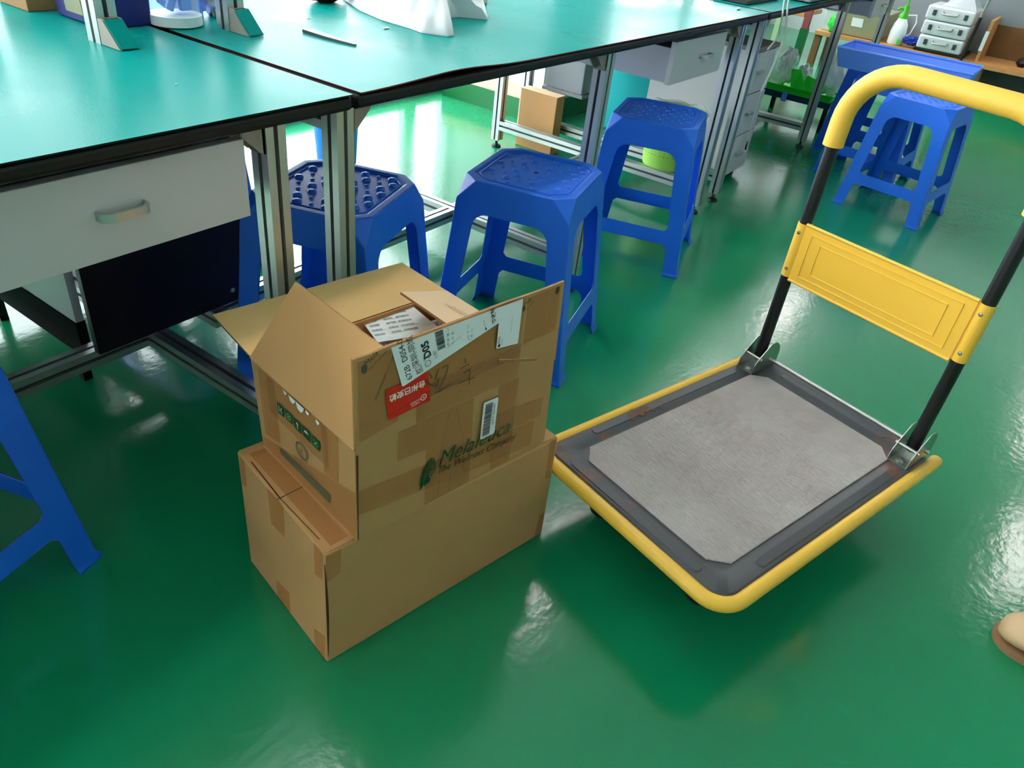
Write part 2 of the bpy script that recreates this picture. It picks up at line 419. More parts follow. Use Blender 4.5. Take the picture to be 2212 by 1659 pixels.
def drawer(parent, x0, x1, y0, z0, z1, hx, hz, depth=0.42):
    m = M(); m.box(x0, x1, y0, y0 + 0.018, z0, z1)
    d = m.obj('drawer', BOARD, parent, bevel=0.0012)
    s = M()
    s.box(x0 + 0.0, x0 + 0.015, y0 + 0.018, y0 + depth, z0 + 0.006, z1 - 0.02); s.box(x1 - 0.015, x1, y0 + 0.018, y0 + depth, z0 + 0.006, z1 - 0.02)
    s.box(x0 + 0.015, x1 - 0.015, y0 + depth - 0.015, y0 + depth, z0 + 0.006, z1 - 0.02); s.box(x0 + 0.015, x1 - 0.015, y0 + 0.018, y0 + depth - 0.015, z0 + 0.006, z0 + 0.018)
    s.obj('drawer_tray', BOARD_SHADED, d)
    h = M(); w = 0.036
    pts = [(hx - w, y0, hz), (hx - w, y0 - 0.014, hz), (hx - w + 0.006, y0 - 0.021, hz), (hx - w + 0.014, y0 - 0.024, hz), (hx + w - 0.014, y0 - 0.024, hz), (hx + w - 0.006, y0 - 0.021, hz), (hx + w, y0 - 0.014, hz), (hx + w, y0, hz)]
    h.loft([[(p[0], p[1], p[2] - 0.0065), (p[0] + (0.003 if i < 3 else (-0.003 if i > 4 else 0)), p[1] + 0.005, p[2] - 0.0065), (p[0] + (0.003 if i < 3 else (-0.003 if i > 4 else 0)), p[1] + 0.005, p[2] + 0.0065), (p[0], p[1], p[2] + 0.0065)] for i, p in enumerate(pts)])
    h.obj('handle', ALU, d, smooth=50)
    return d

def bench(name, label, x0, x1, legs, mids, drawers, posts, rails_y=(0.53,)):
    T = thing(name, label, 'workbench', ((x0 + x1) / 2, 0.5, 0))
    m = M(); m.box(x0 + 0.003, x1 - 0.003, 0.0, 1.10, 0.718, 0.743)
    m.obj('tabletop', BLACK_RUB, T, bevel=0.008, bseg=3)
    m = M(); m.box(x0 + 0.03, x1 - 0.03, 0.05, 1.05, 0.712, 0.718); m.obj('underside_board', BOARD_EDGE, T)
    for x in legs:
        for y in (0.05, 1.055):
            l = beam('leg', (x, y, 0.035), (x, y, 0.7115), T)
            f = M(); f.lathe([(0.006, 0.02), (0.006, 0.016), (0.02, 0.010), (0.022, 0.0)], (x, y, 0.0), 14); f.cyl((x, y, 0.016), (x, y, 0.036), 0.006, 10); f.obj('levelling_foot', BLACKP, l)
        beam('rail', (x, 0.0705 if abs(x) > 0.01 else 0.47, 0.105), (x, 1.0345, 0.105), T, (0, 0, 1))
        beam('rail', (x, 0.0705, 0.691), (x, 1.0345, 0.691), T, (0, 0, 1))
    for a, c in zip(legs[:-1], legs[1:]):
        beam('rail', (a + 0.0205, 0.53, 0.105), (c - 0.0205, 0.53, 0.105), T, (0, 0, 1))
    for x, dx in mids: corner_bracket(T, x + dx * 0.0205, 0.05, 0.7115, dx, 0)
    for a in drawers: drawer(T, *a)
    for x in posts:
        pb = beam('shelf_upright', (x, 0.49, 0.7435), (x, 0.49, 1.75), T)
        g = M(); g.box(x - 0.019, x + 0.019, 0.4635, 0.469, 0.747, 0.79)
        for sx in (-0.019, 0.014):
            g.prism([(x + sx, 0.4635, 0.747), (x + sx, 0.4635, 0.79), (x + sx, 0.455, 0.79), (x + sx, 0.412, 0.747)], (0.005, 0, 0))
        br = g.obj('bracket', CAST, pb)
        g = M(); g.slab([(x - 0.0165, 0.410, 0.7485), (x + 0.0165, 0.410, 0.7485), (x + 0.0165, 0.452, 0.789), (x - 0.0165, 0.452, 0.789)], 0.003); c = g.obj('bracket_plate', TEAL, pb)  # plate in the mat's teal across the sloped face of the bracket
        c['label'] = 'teal sloped plate on the grey foot bracket'
    return T

b1 = bench('workbench', 'teal topped workbench whose grey drawer hangs beside the cardboard cartons', -2.30, -0.004, (-2.25, -0.15), ((-0.15, -1),), [(-0.62, -0.212, 0.03, 0.574, 0.70, -0.425, 0.641)], (-0.15,))
b2 = bench('workbench', 'teal topped workbench above the blue stools with a white bag on it', 0.004, 2.06, (0.002, 0.958, 1.925), ((0.002, 1), (0.958, -1), (1.925, -1)), [(1.363, 1.765, 0.03, 0.574, 0.70, 1.60, 0.64)], (0.125,))
b3 = bench('workbench', 'workbench beyond the white drawer pedestal with cables hanging at its end', 2.07, 4.42, (2.13, 3.32, 4.34), ((2.13, 1), (3.32, -1)), [(3.87, 4.22, 0.03, 0.60, 0.70, 4.08, 0.655)], (2.45,))

m = M(); m.box(-2.22, -0.02, 1.078, 1.092, 0.125, 0.70); m.obj('back_panel', BOARD, b1)  # added unseen panel, blocks window light to darken the floor under this bench
def desk_mat(label, x0, x1, y1, curl=None, under=None):
    m = M(); nx, ny = 60, 8; g = []
    for i in range(nx + 1):
        row = []
        for j in range(ny + 1):
            x = x0 + (x1 - x0) * i / nx; y = (y1) * j / ny - 0.002; z = 0.7435
            if curl:
                k = math.exp(-((x - curl[0]) / curl[1]) ** 2)
                fall = max(0, 1 - j / 3) ** 1.5
                y -= 0.010 * k * fall; z += 0.012 * k * fall
            row.append((x, y, z))
        g.append(row)
    for i in range(nx):
        for j in range(ny):
            q = [g[i][j], g[i + 1][j], g[i + 1][j + 1], g[i][j + 1]]
            m.face([(p[0], p[1], p[2] + 0.0025) for p in q]); m.face([(p[0], p[1], p[2] + 0.0002) for p in reversed(q)], 1)
    for i in range(nx):
        a, c = g[i][0], g[i + 1][0]
        m.face([(a[0], a[1], a[2] + 0.0002), (c[0], c[1], c[2] + 0.0002), (c[0], c[1], c[2] + 0.0025), (a[0], a[1], a[2] + 0.0025)], 1)
    o = m.obj('desk_mat', [TEAL, RED_DK if curl else BLACK_RUB], None, smooth=60, weld=True, fixn=False)
    return tag(o, label, 'mat')
desk_mat('teal rubber mat covering the bench with the grey hanging drawer', -2.296, -0.010, 1.09)
desk_mat('teal rubber mat whose front edge curls up, under the white plastic bag', 0.008, 2.056, 1.09, (0.26, 0.14))
desk_mat('teal rubber mat on the bench end where the white cables hang', 2.074, 4.41, 1.09)

# ------------------------------------------------------------------ stools
HS, SA, SB, SCH, FA, FB = 0.477, 0.138, 0.151, 0.042, 0.186, 0.175
AP, LW = 0.362, 0.052          # apron foot, leg strip width
def stool_parts(root, bumps):
    hx = lambda z: FA + (SA - FA) * z / HS
    hy = lambda z: FB + (SB - FB) * z / HS
    sides = [('x', -1), ('x', 1), ('y', -1), ('y', 1)]
    def P(ax, sg, u, z):      # u along the side, on the sloped side plane
        return Vector((u, sg * hy(z), z)) if ax == 'x' else Vector((sg * hx(z), u, z))
    half = lambda ax, z: hx(z) if ax == 'x' else hy(z)
    def shell(m, pts, out):
        v = [Vector(p) for p in pts]
        n = Vector((0, 0, 0))
        for i in range(len(v)): n += v[i].cross(v[(i + 1) % len(v)])
        if n.dot(out) < 0: v.reverse()
        return m.face(v)
    outv = lambda ax, sg: Vector((0, sg, 0.1)) if ax == 'x' else Vector((sg, 0, 0.1))
    def finish(o, bev):
        if bev:
            bv = o.modifiers.new('round', 'BEVEL'); bv.width = bev; bv.segments = 3; bv.limit_method = 'ANGLE'; bv.angle_limit = radians(25)
        so = o.modifiers.new('wall', 'SOLIDIFY'); so.thickness = 0.0035; so.offset = -1
        wn = o.modifiers.new('normals', 'WEIGHTED_NORMAL'); wn.mode = 'FACE_AREA'; wn.weight = 80; wn.keep_sharp = False; wn.thresh = 0.01
        return o
    # seat with apron and cut corners
    m = M(); zt = 0.425
    oct_ = lambda a, b, c, z: [Vector(p) for p in ((a - c, -b, z), (a, -b + c, z), (a, b - c, z), (a - c, b, z), (-a + c, b, z), (-a, b - c, z), (-a, -b + c, z), (-a + c, -b, z))]
    o8 = oct_(SA, SB, SCH, HS)
    i8 = oct_(SA - 0.016, SB - 0.016, SCH - 0.006, HS)
    r8 = oct_(SA - 0.020, SB - 0.020, SCH - 0.006, HS - 0.003)
    hole = [Vector((0.007 * cos(pi / 8 + 2 * pi * k / 8 - pi / 2 + pi / 8), 0.007 * sin(pi / 8 + 2 * pi * k / 8 - pi / 2 + pi / 8), HS - 0.003)) for k in range(8)]
    for A_, B_ in ((o8, i8), (i8, r8), (r8, hole)):
        for k in range(8): shell(m, [A_[k], A_[(k + 1) % 8], B_[(k + 1) % 8], B_[k]], Vector((0, 0, 1)))
    for sx in (-1, 1):
        for sy in (-1, 1):
            tip = Vector((sx * hx(zt), sy * hy(zt), zt))
            shell(m, [Vector((sx * (SA - SCH), sy * SB, HS)), Vector((sx * SA, sy * (SB - SCH), HS)), tip], Vector((sx, sy, 0.5)))
    for ax, sg in sides:
        top = (SA if ax == 'x' else SB) - SCH
        ul = half(ax, AP) ; inn = ul - LW; rr = 0.040; zo = 0.400
        arc = [(inn - rr + rr * cos(t), AP + (zo - AP) * sin(t)) for t in [pi / 2 * k / 6 for k in range(7)]]
        right = [(top, HS), (half(ax, zt), zt), (ul, AP)] + arc
        pts = right + [(-u, z) for u, z in reversed(right)]
        shell(m, [P(ax, sg, u, z) for u, z in pts], outv(ax, sg))
    bmesh.ops.remove_doubles(m.bm, verts=m.bm.verts, dist=1e-5)
    seat = finish(m.obj('seat', BLUE, root, smooth=35, fixn=False), 0.004)
    m = M()
    nx, ny = 7, 8
    for i in range(nx):
        for j in range(ny):
            x = (i - (nx - 1) / 2) * 0.033 + (0.0165 if j % 2 else 0); y = (j - (ny - 1) / 2) * 0.031
            if abs(x) > SA - 0.032 or abs(y) > SB - 0.032 or abs(x) + abs(y) > SA + SB - 0.095 or x * x + y * y < 0.0004: continue
            big = (i + j) % 2 == 0
            r = (0.0105 if big else 0.005) * (1.0 if bumps else 0.75)
            h = (0.005 if big else 0.003) * (1.0 if bumps else 0.6)
            m.lathe([(r, -0.001), (r * 0.9, h * 0.6), (r * 0.55, h), (0.0005, h * 1.05)], (x, y, HS - 0.003), 10)
    ln = oct_(SA - 0.026, SB - 0.026, SCH - 0.008, HS - 0.0025)
    m.tube(ln, 0.0022, 6, closed=True)
    m.obj('seat_studs', BLUE, seat, smooth=50)
    # legs: an angle that spans two sides
    for sx in (-1, 1):
        for sy in (-1, 1):
            m = M()
            zs = [AP, 0.02, 0.006, 0.0]
            ext = [0, 0, 0.004, 0.005]
            for ax, sg, s2 in (('x', sy, sx), ('y', sx, sy)):
                for (z0, e0), (z1, e1) in zip(zip(zs[:-1], ext[:-1]), zip(zs[1:], ext[1:])):
                    q = []
                    for z, e, inner in ((z0, e0, 0), (z1, e1, 0), (z1, e1, 1), (z0, e0, 1)):
                        lw = LW - 0.006 * (1 - z / AP)
                        u = s2 * ((half(ax, z) + e) - (lw + e if inner else 0))
                        p = P(ax, sg, u, z)
                        if ax == 'x': p.y += sg * e
                        else: p.x += sg * e
                        q.append(p)
                    shell(m, q, outv(ax, sg))
            bmesh.ops.remove_doubles(m.bm, verts=m.bm.verts, dist=1e-4)
            finish(m.obj('leg', BLUE, root, smooth=35, fixn=False), 0.004)
    for ax, sg in sides:
        m = M()
        u0, u1 = half(ax, 0.105) - LW + 0.005, half(ax, 0.15) - LW + 0.004
        f = 0.012
        pts = [(u0, 0.105 - f), (u0 - f, 0.105), (-u0 + f, 0.105), (-u0, 0.105 - f), (-u1, 0.15 + f), (-u1 + f, 0.15), (u1 - f, 0.15), (u1, 0.15 + f)]
        shell(m, [P(ax, sg, u, z) for u, z in pts], outv(ax, sg))
        finish(m.obj('stretcher', BLUE, root, fixn=False), 0)

def make_stool(label, x, y, rz, bumps=False):
    t = thing('stool', label, 'stool', (0, 0, 0), 0, 'blue plastic stools'); t['_local'] = 1
    stool_parts(t, bumps)
    t.location = (x, y, 0); t.rotation_euler = (0, 0, rz)
    return t
def copy_thing(src, label, x, y, rz, group=None):
    r = src.copy(); COL.objects.link(r); r.location = (x, y, src.location.z); r.rotation_euler = (0, 0, rz); r['label'] = label
    if group: r['group'] = group
    for ch in list(src.children):
        c = ch.copy(); COL.objects.link(c); c.parent = r
        for g in list(ch.children):
            d = g.copy(); COL.objects.link(d); d.parent = c
    return r
s_c = make_stool('blue plastic stool standing directly behind the open carton, small studs on its seat', 0.605, 0.0, -1.3196)
copy_thing(s_c, 'blue plastic stool in front of the lime wastebasket, under the half open white drawer', 1.423, 0.061, -1.2833)
copy_thing(s_c, 'blue plastic stool seen through the yellow trolley handle, clear of the benches', 2.737, -0.547, -1.7199)
copy_thing(s_c, 'blue plastic stool supporting the pale blue crate', 3.13, -0.33, -1.64)
copy_thing(s_c, 'blue plastic stool half hidden directly behind the one supporting the crate', 3.52, -0.20, -1.60)
s_b = make_stool('blue stool with large raised discs on its seat, behind the two aluminium bench legs', 0.157, 0.225, -1.24, True)
copy_thing(s_c, 'blue plastic stool cut off by the picture edge, under the grey hanging drawer', -0.782, 0.21, 0.28)
copy_thing(s_c, 'blue plastic stool hidden behind the black panel, one leg showing', 0.222, 0.985, 0.0)
t = thing('waste_bin', 'tapered blue waste bin by the bright glazing, showing between the two bench legs', 'bin', (1.19, 1.33, 0))
m = M(); m.lathe([(0.072, 0.001), (0.078, 0.006), (0.105, 0.40), (0.101, 0.40), (0.074, 0.01), (0.001, 0.01)], (1.19, 1.33, 0), 32, cap=False); m.obj('bin_wall', BLUE, t, smooth=50)
m = M(); m.lathe([(0.104, 0.395), (0.110, 0.397), (0.110, 0.408), (0.101, 0.410), (0.101, 0.400)], (1.19, 1.33, 0), 32, cap=False); m.obj('bin_rim', BLUE, t, smooth=50)

# ------------------------------------------------------------------ cartons
def panel_mesh(m, quad, th, inner=False):
    m.slab(quad, th)

n1b, r1b, k1b, l1b = W(-.2392, .7243), W(.0984, 1.0742), W(-.095, 1.2605), W(-.4326, .9107)
n1t, r1t, k1t, l1t = W(-.2328, .7240, .257), W(.0930, 1.0676, .257), W(-.1083, 1.2615, .257), W(-.4341, .918, .257)
def onto(p, a, b, c):
    n = (b - a).cross(c - a).normalized(); return p - n * (p - a).dot(n)
r1t = onto(r1t, n1b, r1b, n1t); l1t = onto(l1t, n1b, l1b, n1t); k1t = r1t + l1t - n1t
C1 = thing('cardboard_box', 'closed brown cardboard box on the green floor, lowest of the stack', 'box', ((n1b + k1b) / 2).to_tuple())
m = M(); m.hexa([n1b, r1b, k1b, l1b], [n1t, r1t, k1t, l1t]); m.obj('carton_body', CARD, C1, bevel=0.004, bseg=2)
pT = Plane(l1t, n1t, k1t); pL = Plane(l1b, n1b, l1t); pR = Plane(n1b, r1b, n1t)
def fixn(pl, inside):
    if (Vector(inside) - pl.o).dot(pl.n) > 0: pl.n = -pl.n
    return pl
ctr1 = (n1b + k1t) / 2
for pl in (pT, pL, pR): fixn(pl, ctr1)
# the outer flaps of the lid, lying on the body, with the seam showing
m = M()
pT.poly(m, [(0.003, 0.003), (0.277, 0.003), (0.277, 0.47), (0.003, 0.47)], 0.0015)
m.obj('lid', CARD, C1)
m = M(); pT.stroke(m, [(0.1411, -0.002), (0.137, 0.06)], 0.0016, 0.0022, 0); pT.stroke(m, [(0.141, 0.003), (0.04, 0.006)], 0.0022, 0.0022, 0); pT.stroke(m, [(0.141, 0.003), (0.25, 0.008)], 0.0014, 0.0022, 0)
m.obj('lid_seam', CARD_DARK, C1)
def tape(parent, strips, name='packing_tape', mt=TAPE):
    for pl, pts, off in strips:
        mm = M(); pl.poly(mm, pts, off); mm.obj(name, mt, parent)
tape(C1, [(pT, [(0.02, 0.012), (0.27, 0.014), (0.268, 0.044), (0.022, 0.040)], 0.0026),
          (pL, [(0.10, 0.257), (0.152, 0.257), (0.149, 0.188), (0.104, 0.182)], 0.0008),
          (pL, [(0.242, 0.257), (0.268, 0.257), (0.264, 0.196), (0.241, 0.188)], 0.0008),
          (pL, [(0.002, 0.256), (0.024, 0.256), (0.022, 0.20), (0.004, 0.19)], 0.0008),
          (pL, [(0.104, 0.0), (0.150, 0.0), (0.152, 0.060), (0.105, 0.049)], 0.0008),
          (pL, [(0.232, 0.0), (0.262, 0.0), (0.265, 0.066), (0.230, 0.05)], 0.0008),
          (pR, [(0.004, 0.255), (0.0296, 0.255), (0.0275, 0.204), (0.004, 0.198)], 0.0008),
          (pR, [(0.455, 0.257), (0.472, 0.257), (0.474, 0.16), (0.462, 0.162)], 0.0008),
          (pR, [(0.462, 0.003), (0.482, 0.003), (0.480, 0.066), (0.466, 0.064)], 0.0008)])
# opened glue seam down the corner
m = M(); pts = []
for k in range(15):
    z = 0.02 + 0.22 * k / 14; w = 0.0035 * sin(pi * k / 14) + 0.0006
    pts.append((z, w))
for (z0, w0), (z1, w1) in zip(pts[:-1], pts[1:]):
    pR.poly(m, [(0.0012, z0), (0.0018 + w0, z0), (0.0018 + w1, z1), (0.0012, z1)], 0.0012)
m.obj('corner_slit', CARD_DARK, C1)

# open carton on top
n2b, r2b, l2b = W(-.1946, .7558, .2585), W(.0701, 1.0508, .2585), W(-.3943, .9332, .2585); k2b = r2b + l2b - n2b
n2t, r2t, l2t = W(-.1963, .7559, .432), W(.0699, 1.0411, .432), W(-.4012, .9394, .432); r2t = onto(r2t, n2b, r2b, n2t); l2t = onto(l2t, n2b, l2b, n2t); k2t = r2t + l2t - n2t
C2 = thing('cardboard_box', 'open cardboard box with raised flaps and shipping labels, on top of the closed box', 'box', ((n2b + k2b) / 2).to_tuple())
ctr2 = (n2b + k2t) / 2
def shrink(p, d, c): q = Vector(p); v = (Vector((c.x, c.y, q.z)) - q); return q + v.normalized() * d
m = M()
ob, ot = [n2b, r2b, k2b, l2b], [n2t, r2t, k2t, l2t]
ib = [shrink(p, 0.006, ctr2) for p in ob]; it = [shrink(p, 0.006, ctr2) for p in ot]
for i in range(4):
    j = (i + 1) % 4
    m.hexa([ob[i], ob[j], ib[j], ib[i]], [ot[i], ot[j], it[j], it[i]])
z6 = Vector((0, 0, 0.004))
m.hexa([p for p in ib], [p + z6 for p in ib])
m.obj('carton_body', CARD, C2)
eF = (r2t - n2t).normalized(); eL = (l2t - n2t).normalized(); up = Vector((0, 0, 1))
def flap(name, quad, mats, jag=0):
    m = M(); q = [Vector(p) for p in quad]; n = (q[1] - q[0]).cross(q[3] - q[0]).normalized() * 0.002
    # wavy free edge between q[3] and q[2]
    K = 14; low = []; hi = []
    for i in range(K + 1):
        f = i / K; low.append(q[0].lerp(q[1], f)); h = q[3].lerp(q[2], f)
        h += (h - low[-1]).normalized() * (jag * (noise.noise(Vector((f * 9, jag * 3000, 1))) )) if 0 < i < K else Vector((0, 0, 0))
        hi.append(h)
    for i in range(K):
        m.face([low[i] + n, low[i + 1] + n, hi[i + 1] + n, hi[i] + n], 0); m.face([hi[i] - n, hi[i + 1] - n, low[i + 1] - n, low[i] - n], 1)
        m.face([hi[i] + n, hi[i + 1] + n, hi[i + 1] - n, hi[i] - n], 2); m.face([low[i] - n, low[i + 1] - n, low[i + 1] + n, low[i] + n], 2)
    m.face([low[0] + n, hi[0] + n, hi[0] - n, low[0] - n], 2); m.face([low[K] - n, hi[K] - n, hi[K] + n, low[K] + n], 2)
    return m.obj(name, mats, C2, fixn=False)
ftl, ftr = W(-.1983, .7579, .5767), W(.0594, 1.0437, .5765)
ftr = onto(ftr, n2t, r2t, ftl)
F_front = flap('front_flap', [n2t, r2t, ftr, ftl], [CARD, CARD_IN, CARD_EDGE], 0.003)
F_left = flap('side_flap', [l2t, n2t, W(-.1547, .8005, .563), W(-.3294, .956, .5634)], [CARD, CARD_IN, CARD_EDGE], 0.001)
F_back = flap('back_flap', [k2t, l2t, W(-.503, 1.0426, .4323), W(-.2434, 1.3213, .4312)], [CARD, CARD_IN, CARD_EDGE], 0.001)
F_right = flap('side_flap', [r2t, k2t, W(-.205, 1.106, .4845), W(-.0229, .9417, .4816)], [CARD_PALE, CARD_IN, CARD_EDGE], 0.001)
pFF = fixn(Plane(n2t, r2t, ftl), k2t); pFW = fixn(Plane(n2b, r2b, n2t), ctr2); pLW = fixn(Plane(l2b, n2b, l2t), ctr2)
pRF = Plane(k2t, r2t, W(-.205, 1.106, .4845))
if pRF.n.z < 0: pRF.n = -pRF.n
# faint printing on the pale flap (lines across)
m = M()
for k_, (a0, a1, b) in enumerate(((0.075, 0.115, 0.075), (0.070, 0.12, 0.068), (0.082, 0.125, 0.061), (0.095, 0.12, 0.055))):
    a = a0
    while a < a1:
        w = random.uniform(0.002, 0.005); pRF.poly(m, [(a, b), (a + w, b), (a + w, b + 0.0018), (a, b + 0.0018)], 0.0026); a += w + 0.0015
m.obj('flap_print', STICKY, F_right)
E0 = 0.0024
LB = E0 + 0.0020
# shipping label
m = M()
def vtxt(body, a, b, size, ang, off=LB + 0.0012, mi=1, **k): pFF.text(m, body, a, b, size, off, ang, mi, **k)
pFF.poly(m, [(0.0555, 0.1438), (0.0735, 0.078), (0.0760, 0.0760), (0.2695, 0.1232), (0.2690, 0.1438)], LB + 0.0007, 0)
dv = atan2(0.1409 - 0.0899, 0.0771 - 0.0907)
vtxt('672B  D054-0', 0.0905, 0.084, 0.0125, dv)
vtxt('深圳-同城', 0.1015, 0.1000, 0.0125, dv, mi=1)
vtxt('D05', 0.1215, 0.108, 0.0165, dv, bold=0.03)
pFF.stroke(m, [(0.0985, 0.0870), (0.0950, 0.0975), (0.1045, 0.0995), (0.1080, 0.0890), (0.0985, 0.0870)], 0.0009, LB + 0.0012, 1)
vtxt('仅', 0.1055, 0.0885, 0.0085, dv)
pFF.ring(m, (0.1165, 0.0975), 0.0048, 0.0008, LB + 0.0012, 1); vtxt('1', 0.1175, 0.0955, 0.006, dv)
for k_, s_ in enumerate(('收件', '寄件', '备注')): vtxt(s_, 0.1125 + 0.008 * k_, 0.103 + 0.002 * k_, 0.0042, dv, mi=2)
vtxt('已验', 0.1335, 0.101, 0.0062, dv, mi=2)
c0, c1, c2_, c3 = Vector((0.1259, 0.1425)), Vector((0.1400, 0.1423)), Vector((0.1463, 0.1128)), Vector((0.1328, 0.1116))
f = 0.0
while f < 0.97:
    w = random.choice((0.012, 0.02, 0.035, 0.05)); g_ = min(1, f + w)
    pFF.poly(m, [c0.lerp(c3, f), c1.lerp(c2_, f), c1.lerp(c2_, g_), c0.lerp(c3, g_)], LB + 0.0012, 1); f = g_ + random.choice((0.012, 0.02, 0.03))
for a0, n_ in ((0.150, 4), (0.158, 3), (0.186, 3), (0.193, 2)):
    for r_ in range(n_):
        b0 = 0.113 + 0.008 * r_
        vtxt(random.choice(('88', '016', '5-2', 'SZ')), a0 + 0.003 - 0.0006 * r_, b0, 0.0045, dv, mi=2)
pFF.stroke(m, [(0.1500, 0.110), (0.1740, 0.1215)], 0.0005, LB + 0.0012, 2)
pFF.ring(m, (0.191, 0.112), 0.0035, 0.0006, LB + 0.0012, 2)
vtxt('签收联', 0.2400, 0.122, 0.0090, dv, bold=0.025)
pFF.poly(m, [(0.2195, 0.1145), (0.2230, 0.1150), (0.2185, 0.1215)], LB + 0.0012, 1)
pFF.stroke(m, [(0.2170, 0.122), (0.2150, 0.133)], 0.0007, LB + 0.0012, 2)
o = m.obj('shipping_label', [PAPER, INK, INK_GREY], F_front, fixn=False); o['label'] = 'white shipping label folded over the top of the raised flap'
m = M()
pFF.poly(m, [(0.2445, 0.0724), (0.2928, 0.0656), (0.2933, 0.1440), (0.2449, 0.1440)], LB + 0.0003, 2)
pFF.poly(m, [(0.2458, 0.0736), (0.2919, 0.0669), (0.2924, 0.1437), (0.2461, 0.1437)], LB + 0.0005, 0)
pFF.disc(m, (0.2510, 0.0775), 0.0028, LB + 0.0007, 1); pFF.text(m, 'EMS', 0.2525, 0.0810, 0.007, LB + 0.0007, pi / 2, 1)
pFF.stroke(m, [(0.2572, 0.076), (0.2560, 0.088)], 0.0006, LB + 0.0007, 1)
for k_ in range(7): pFF.stroke(m, [(0.273, 0.094 + 0.004 * k_), (0.2732, 0.0965 + 0.004 * k_)], 0.0005, LB + 0.0007, 1)
o = m.obj('paper_label', [PAPER, INK, RED_DK], F_front, fixn=False); o['label'] = 'narrow white label with a thin red border'
# red security label (printed upside down)
m = M()
pFF.poly(m, [(0.0469, 0.0804), (0.0519, 0.0295), (0.1241, 0.0327), (0.1177, 0.0834)], LB + 0.0003, 0)
pFF.text(m, '台州已安检', 0.1135, 0.0712, 0.0122, LB + 0.0006, pi + 0.04, 1, bold=0.03)
pFF.ring(m, (0.1112, 0.0435), 0.0047, 0.0012, LB + 0.0006, 1); pFF.text(m, 'e', 0.1132, 0.0452, 0.008, LB + 0.0006, pi + 0.04, 1)
pFF.text(m, 'EXPRESS', 0.1050, 0.0445, 0.0046, LB + 0.0006, pi + 0.12, 1); pFF.text(m, '中通快递', 0.1045, 0.0396, 0.0036, LB + 0.0006, pi + 0.12, 1)
pFF.stroke(m, [(0.0515, 0.0385), (0.088, 0.0430), (0.122, 0.0475)], 0.0005, LB + 0.0005, 2)
o = m.obj('red_label', [RED, WHITE_INK, RED_DK], F_front, fixn=False); o['label'] = 'red courier label printed upside down'
# marker strokes and old glue dots
m = M()
for s_ in ([(0.1198, 0.0811), (0.1242, 0.0703)], [(0.1098, 0.0736), (0.116, 0.069), (0.1205, 0.0617), (0.1289, 0.0545), (0.136, 0.056)], [(0.1358, 0.0812), (0.1309, 0.0654)],
           [(0.1416, 0.0791), (0.149, 0.0815), (0.153, 0.0802), (0.1525, 0.074), (0.147, 0.060), (0.141, 0.049), (0.1377, 0.0415)], [(0.137, 0.066), (0.1332, 0.0488)],
           [(0.1318, 0.0431), (0.140, 0.041), (0.15, 0.0437), (0.1626, 0.0452)], [(0.1841, 0.0805), (0.1864, 0.0718)], [(0.1758, 0.0647), (0.1928, 0.0671)], [(0.1834, 0.0547), (0.197, 0.0584)], [(0.1722, 0.0414), (0.2066, 0.0394)], [(0.1954, 0.0574), (0.1957, 0.0305)]):
    pFF.stroke(m, s_, 0.0017, LB + 0.0009, 0)
m.obj('handwriting', MARK, F_front)
m = M()
for a, b_, r_ in ((0.046, 0.027, 0.005), (0.135, 0.028, 0.003), (0.168, 0.018, 0.004), (0.175, 0.050, 0.004), (0.235, 0.016, 0.004), (0.297, 0.062, 0.0045), (0.149, 0.006, 0.0045), (0.192, 0.011, 0.004)): pFF.disc(m, (a, b_), r_, LB + 0.0002, 0)
# corner prints of the carton on the flap
m = M()
pFF.text(m, 'Mela', 0.0195, 0.1270, 0.0120, E0 + 0.0001, 0.62, 0, shear=0.2); pFF.text(m, 'The Wellness', 0.0235, 0.1180, 0.0062, E0 + 0.0001, 0.62, 0, shear=0.2)
pFF.disc(m, (0.0165, 0.1250), 0.0045, E0 + 0.0001, 0, sq=1.5)
m.bm.faces.ensure_lookup_table()
pFF.text(m, 'Mela', 0.3010, 0.1255, 0.0110, E0 + 0.0001, 0.62, 0, shear=0.2, sx=0.72); pFF.text(m, 'The Welln', 0.3050, 0.1175, 0.0058, E0 + 0.0001, 0.62, 0, shear=0.2, sx=0.75)
pFF.disc(m, (0.2985, 0.1235), 0.0035, E0 + 0.0001, 0, sq=1.5); pFF.disc(m, (0.3705, 0.1330), 0.0045, E0 + 0.0001, 0, sq=1.5)
m.obj('flap_print', INK_BROWN, F_front)
# logo on the long wall
m = M(); la = -0.026
pFW.text(m, 'Melaleuca', 0.1435, 0.0700, 0.0415, 0.0036, la, 0, shear=0.30, sx=0.93, bold=0.0)
pFW.text(m, 'The Wellness Company', 0.1425, 0.0555, 0.0195, 0.0036, -0.075, 2, shear=0.30, sx=0.90)
# fern leaf and drop
spine = [(0.1300 + 0.006 * t - 0.022 * t * t + (0.0), 0.0960 - 0.052 * t) for t in [k / 12 for k in range(13)]]
pFW.stroke(m, spine, 0.0018, 0.0036, 0)
for k_ in range(1, 12):
    a, b_ = spine[k_]; w = 0.013 * sin(pi * (k_ + 1) / 13) + 0.002
    pFW.stroke(m, [(a, b_), (a - w * 0.6, b_ - 0.001), (a - w, b_ - 0.007)], 0.0026, 0.0036, 0)
    pFW.stroke(m, [(a, b_), (a + w * 0.55, b_ + 0.001), (a + w * 0.75, b_ - 0.004)], 0.0022, 0.0036, 0)
pFW.disc(m, (0.1250, 0.0520), 0.0055, 0.0036, 0); pFW.poly(m, [(0.1198, 0.0535), (0.1302, 0.0535), (0.1262, 0.0640)], 0.0036, 0)
o = m.obj('printed_logo', [INK_GREEN, INK_BROWN, mat('deep_green_ink', lin(14, 50, 28), 0.5)], C2, fixn=False)
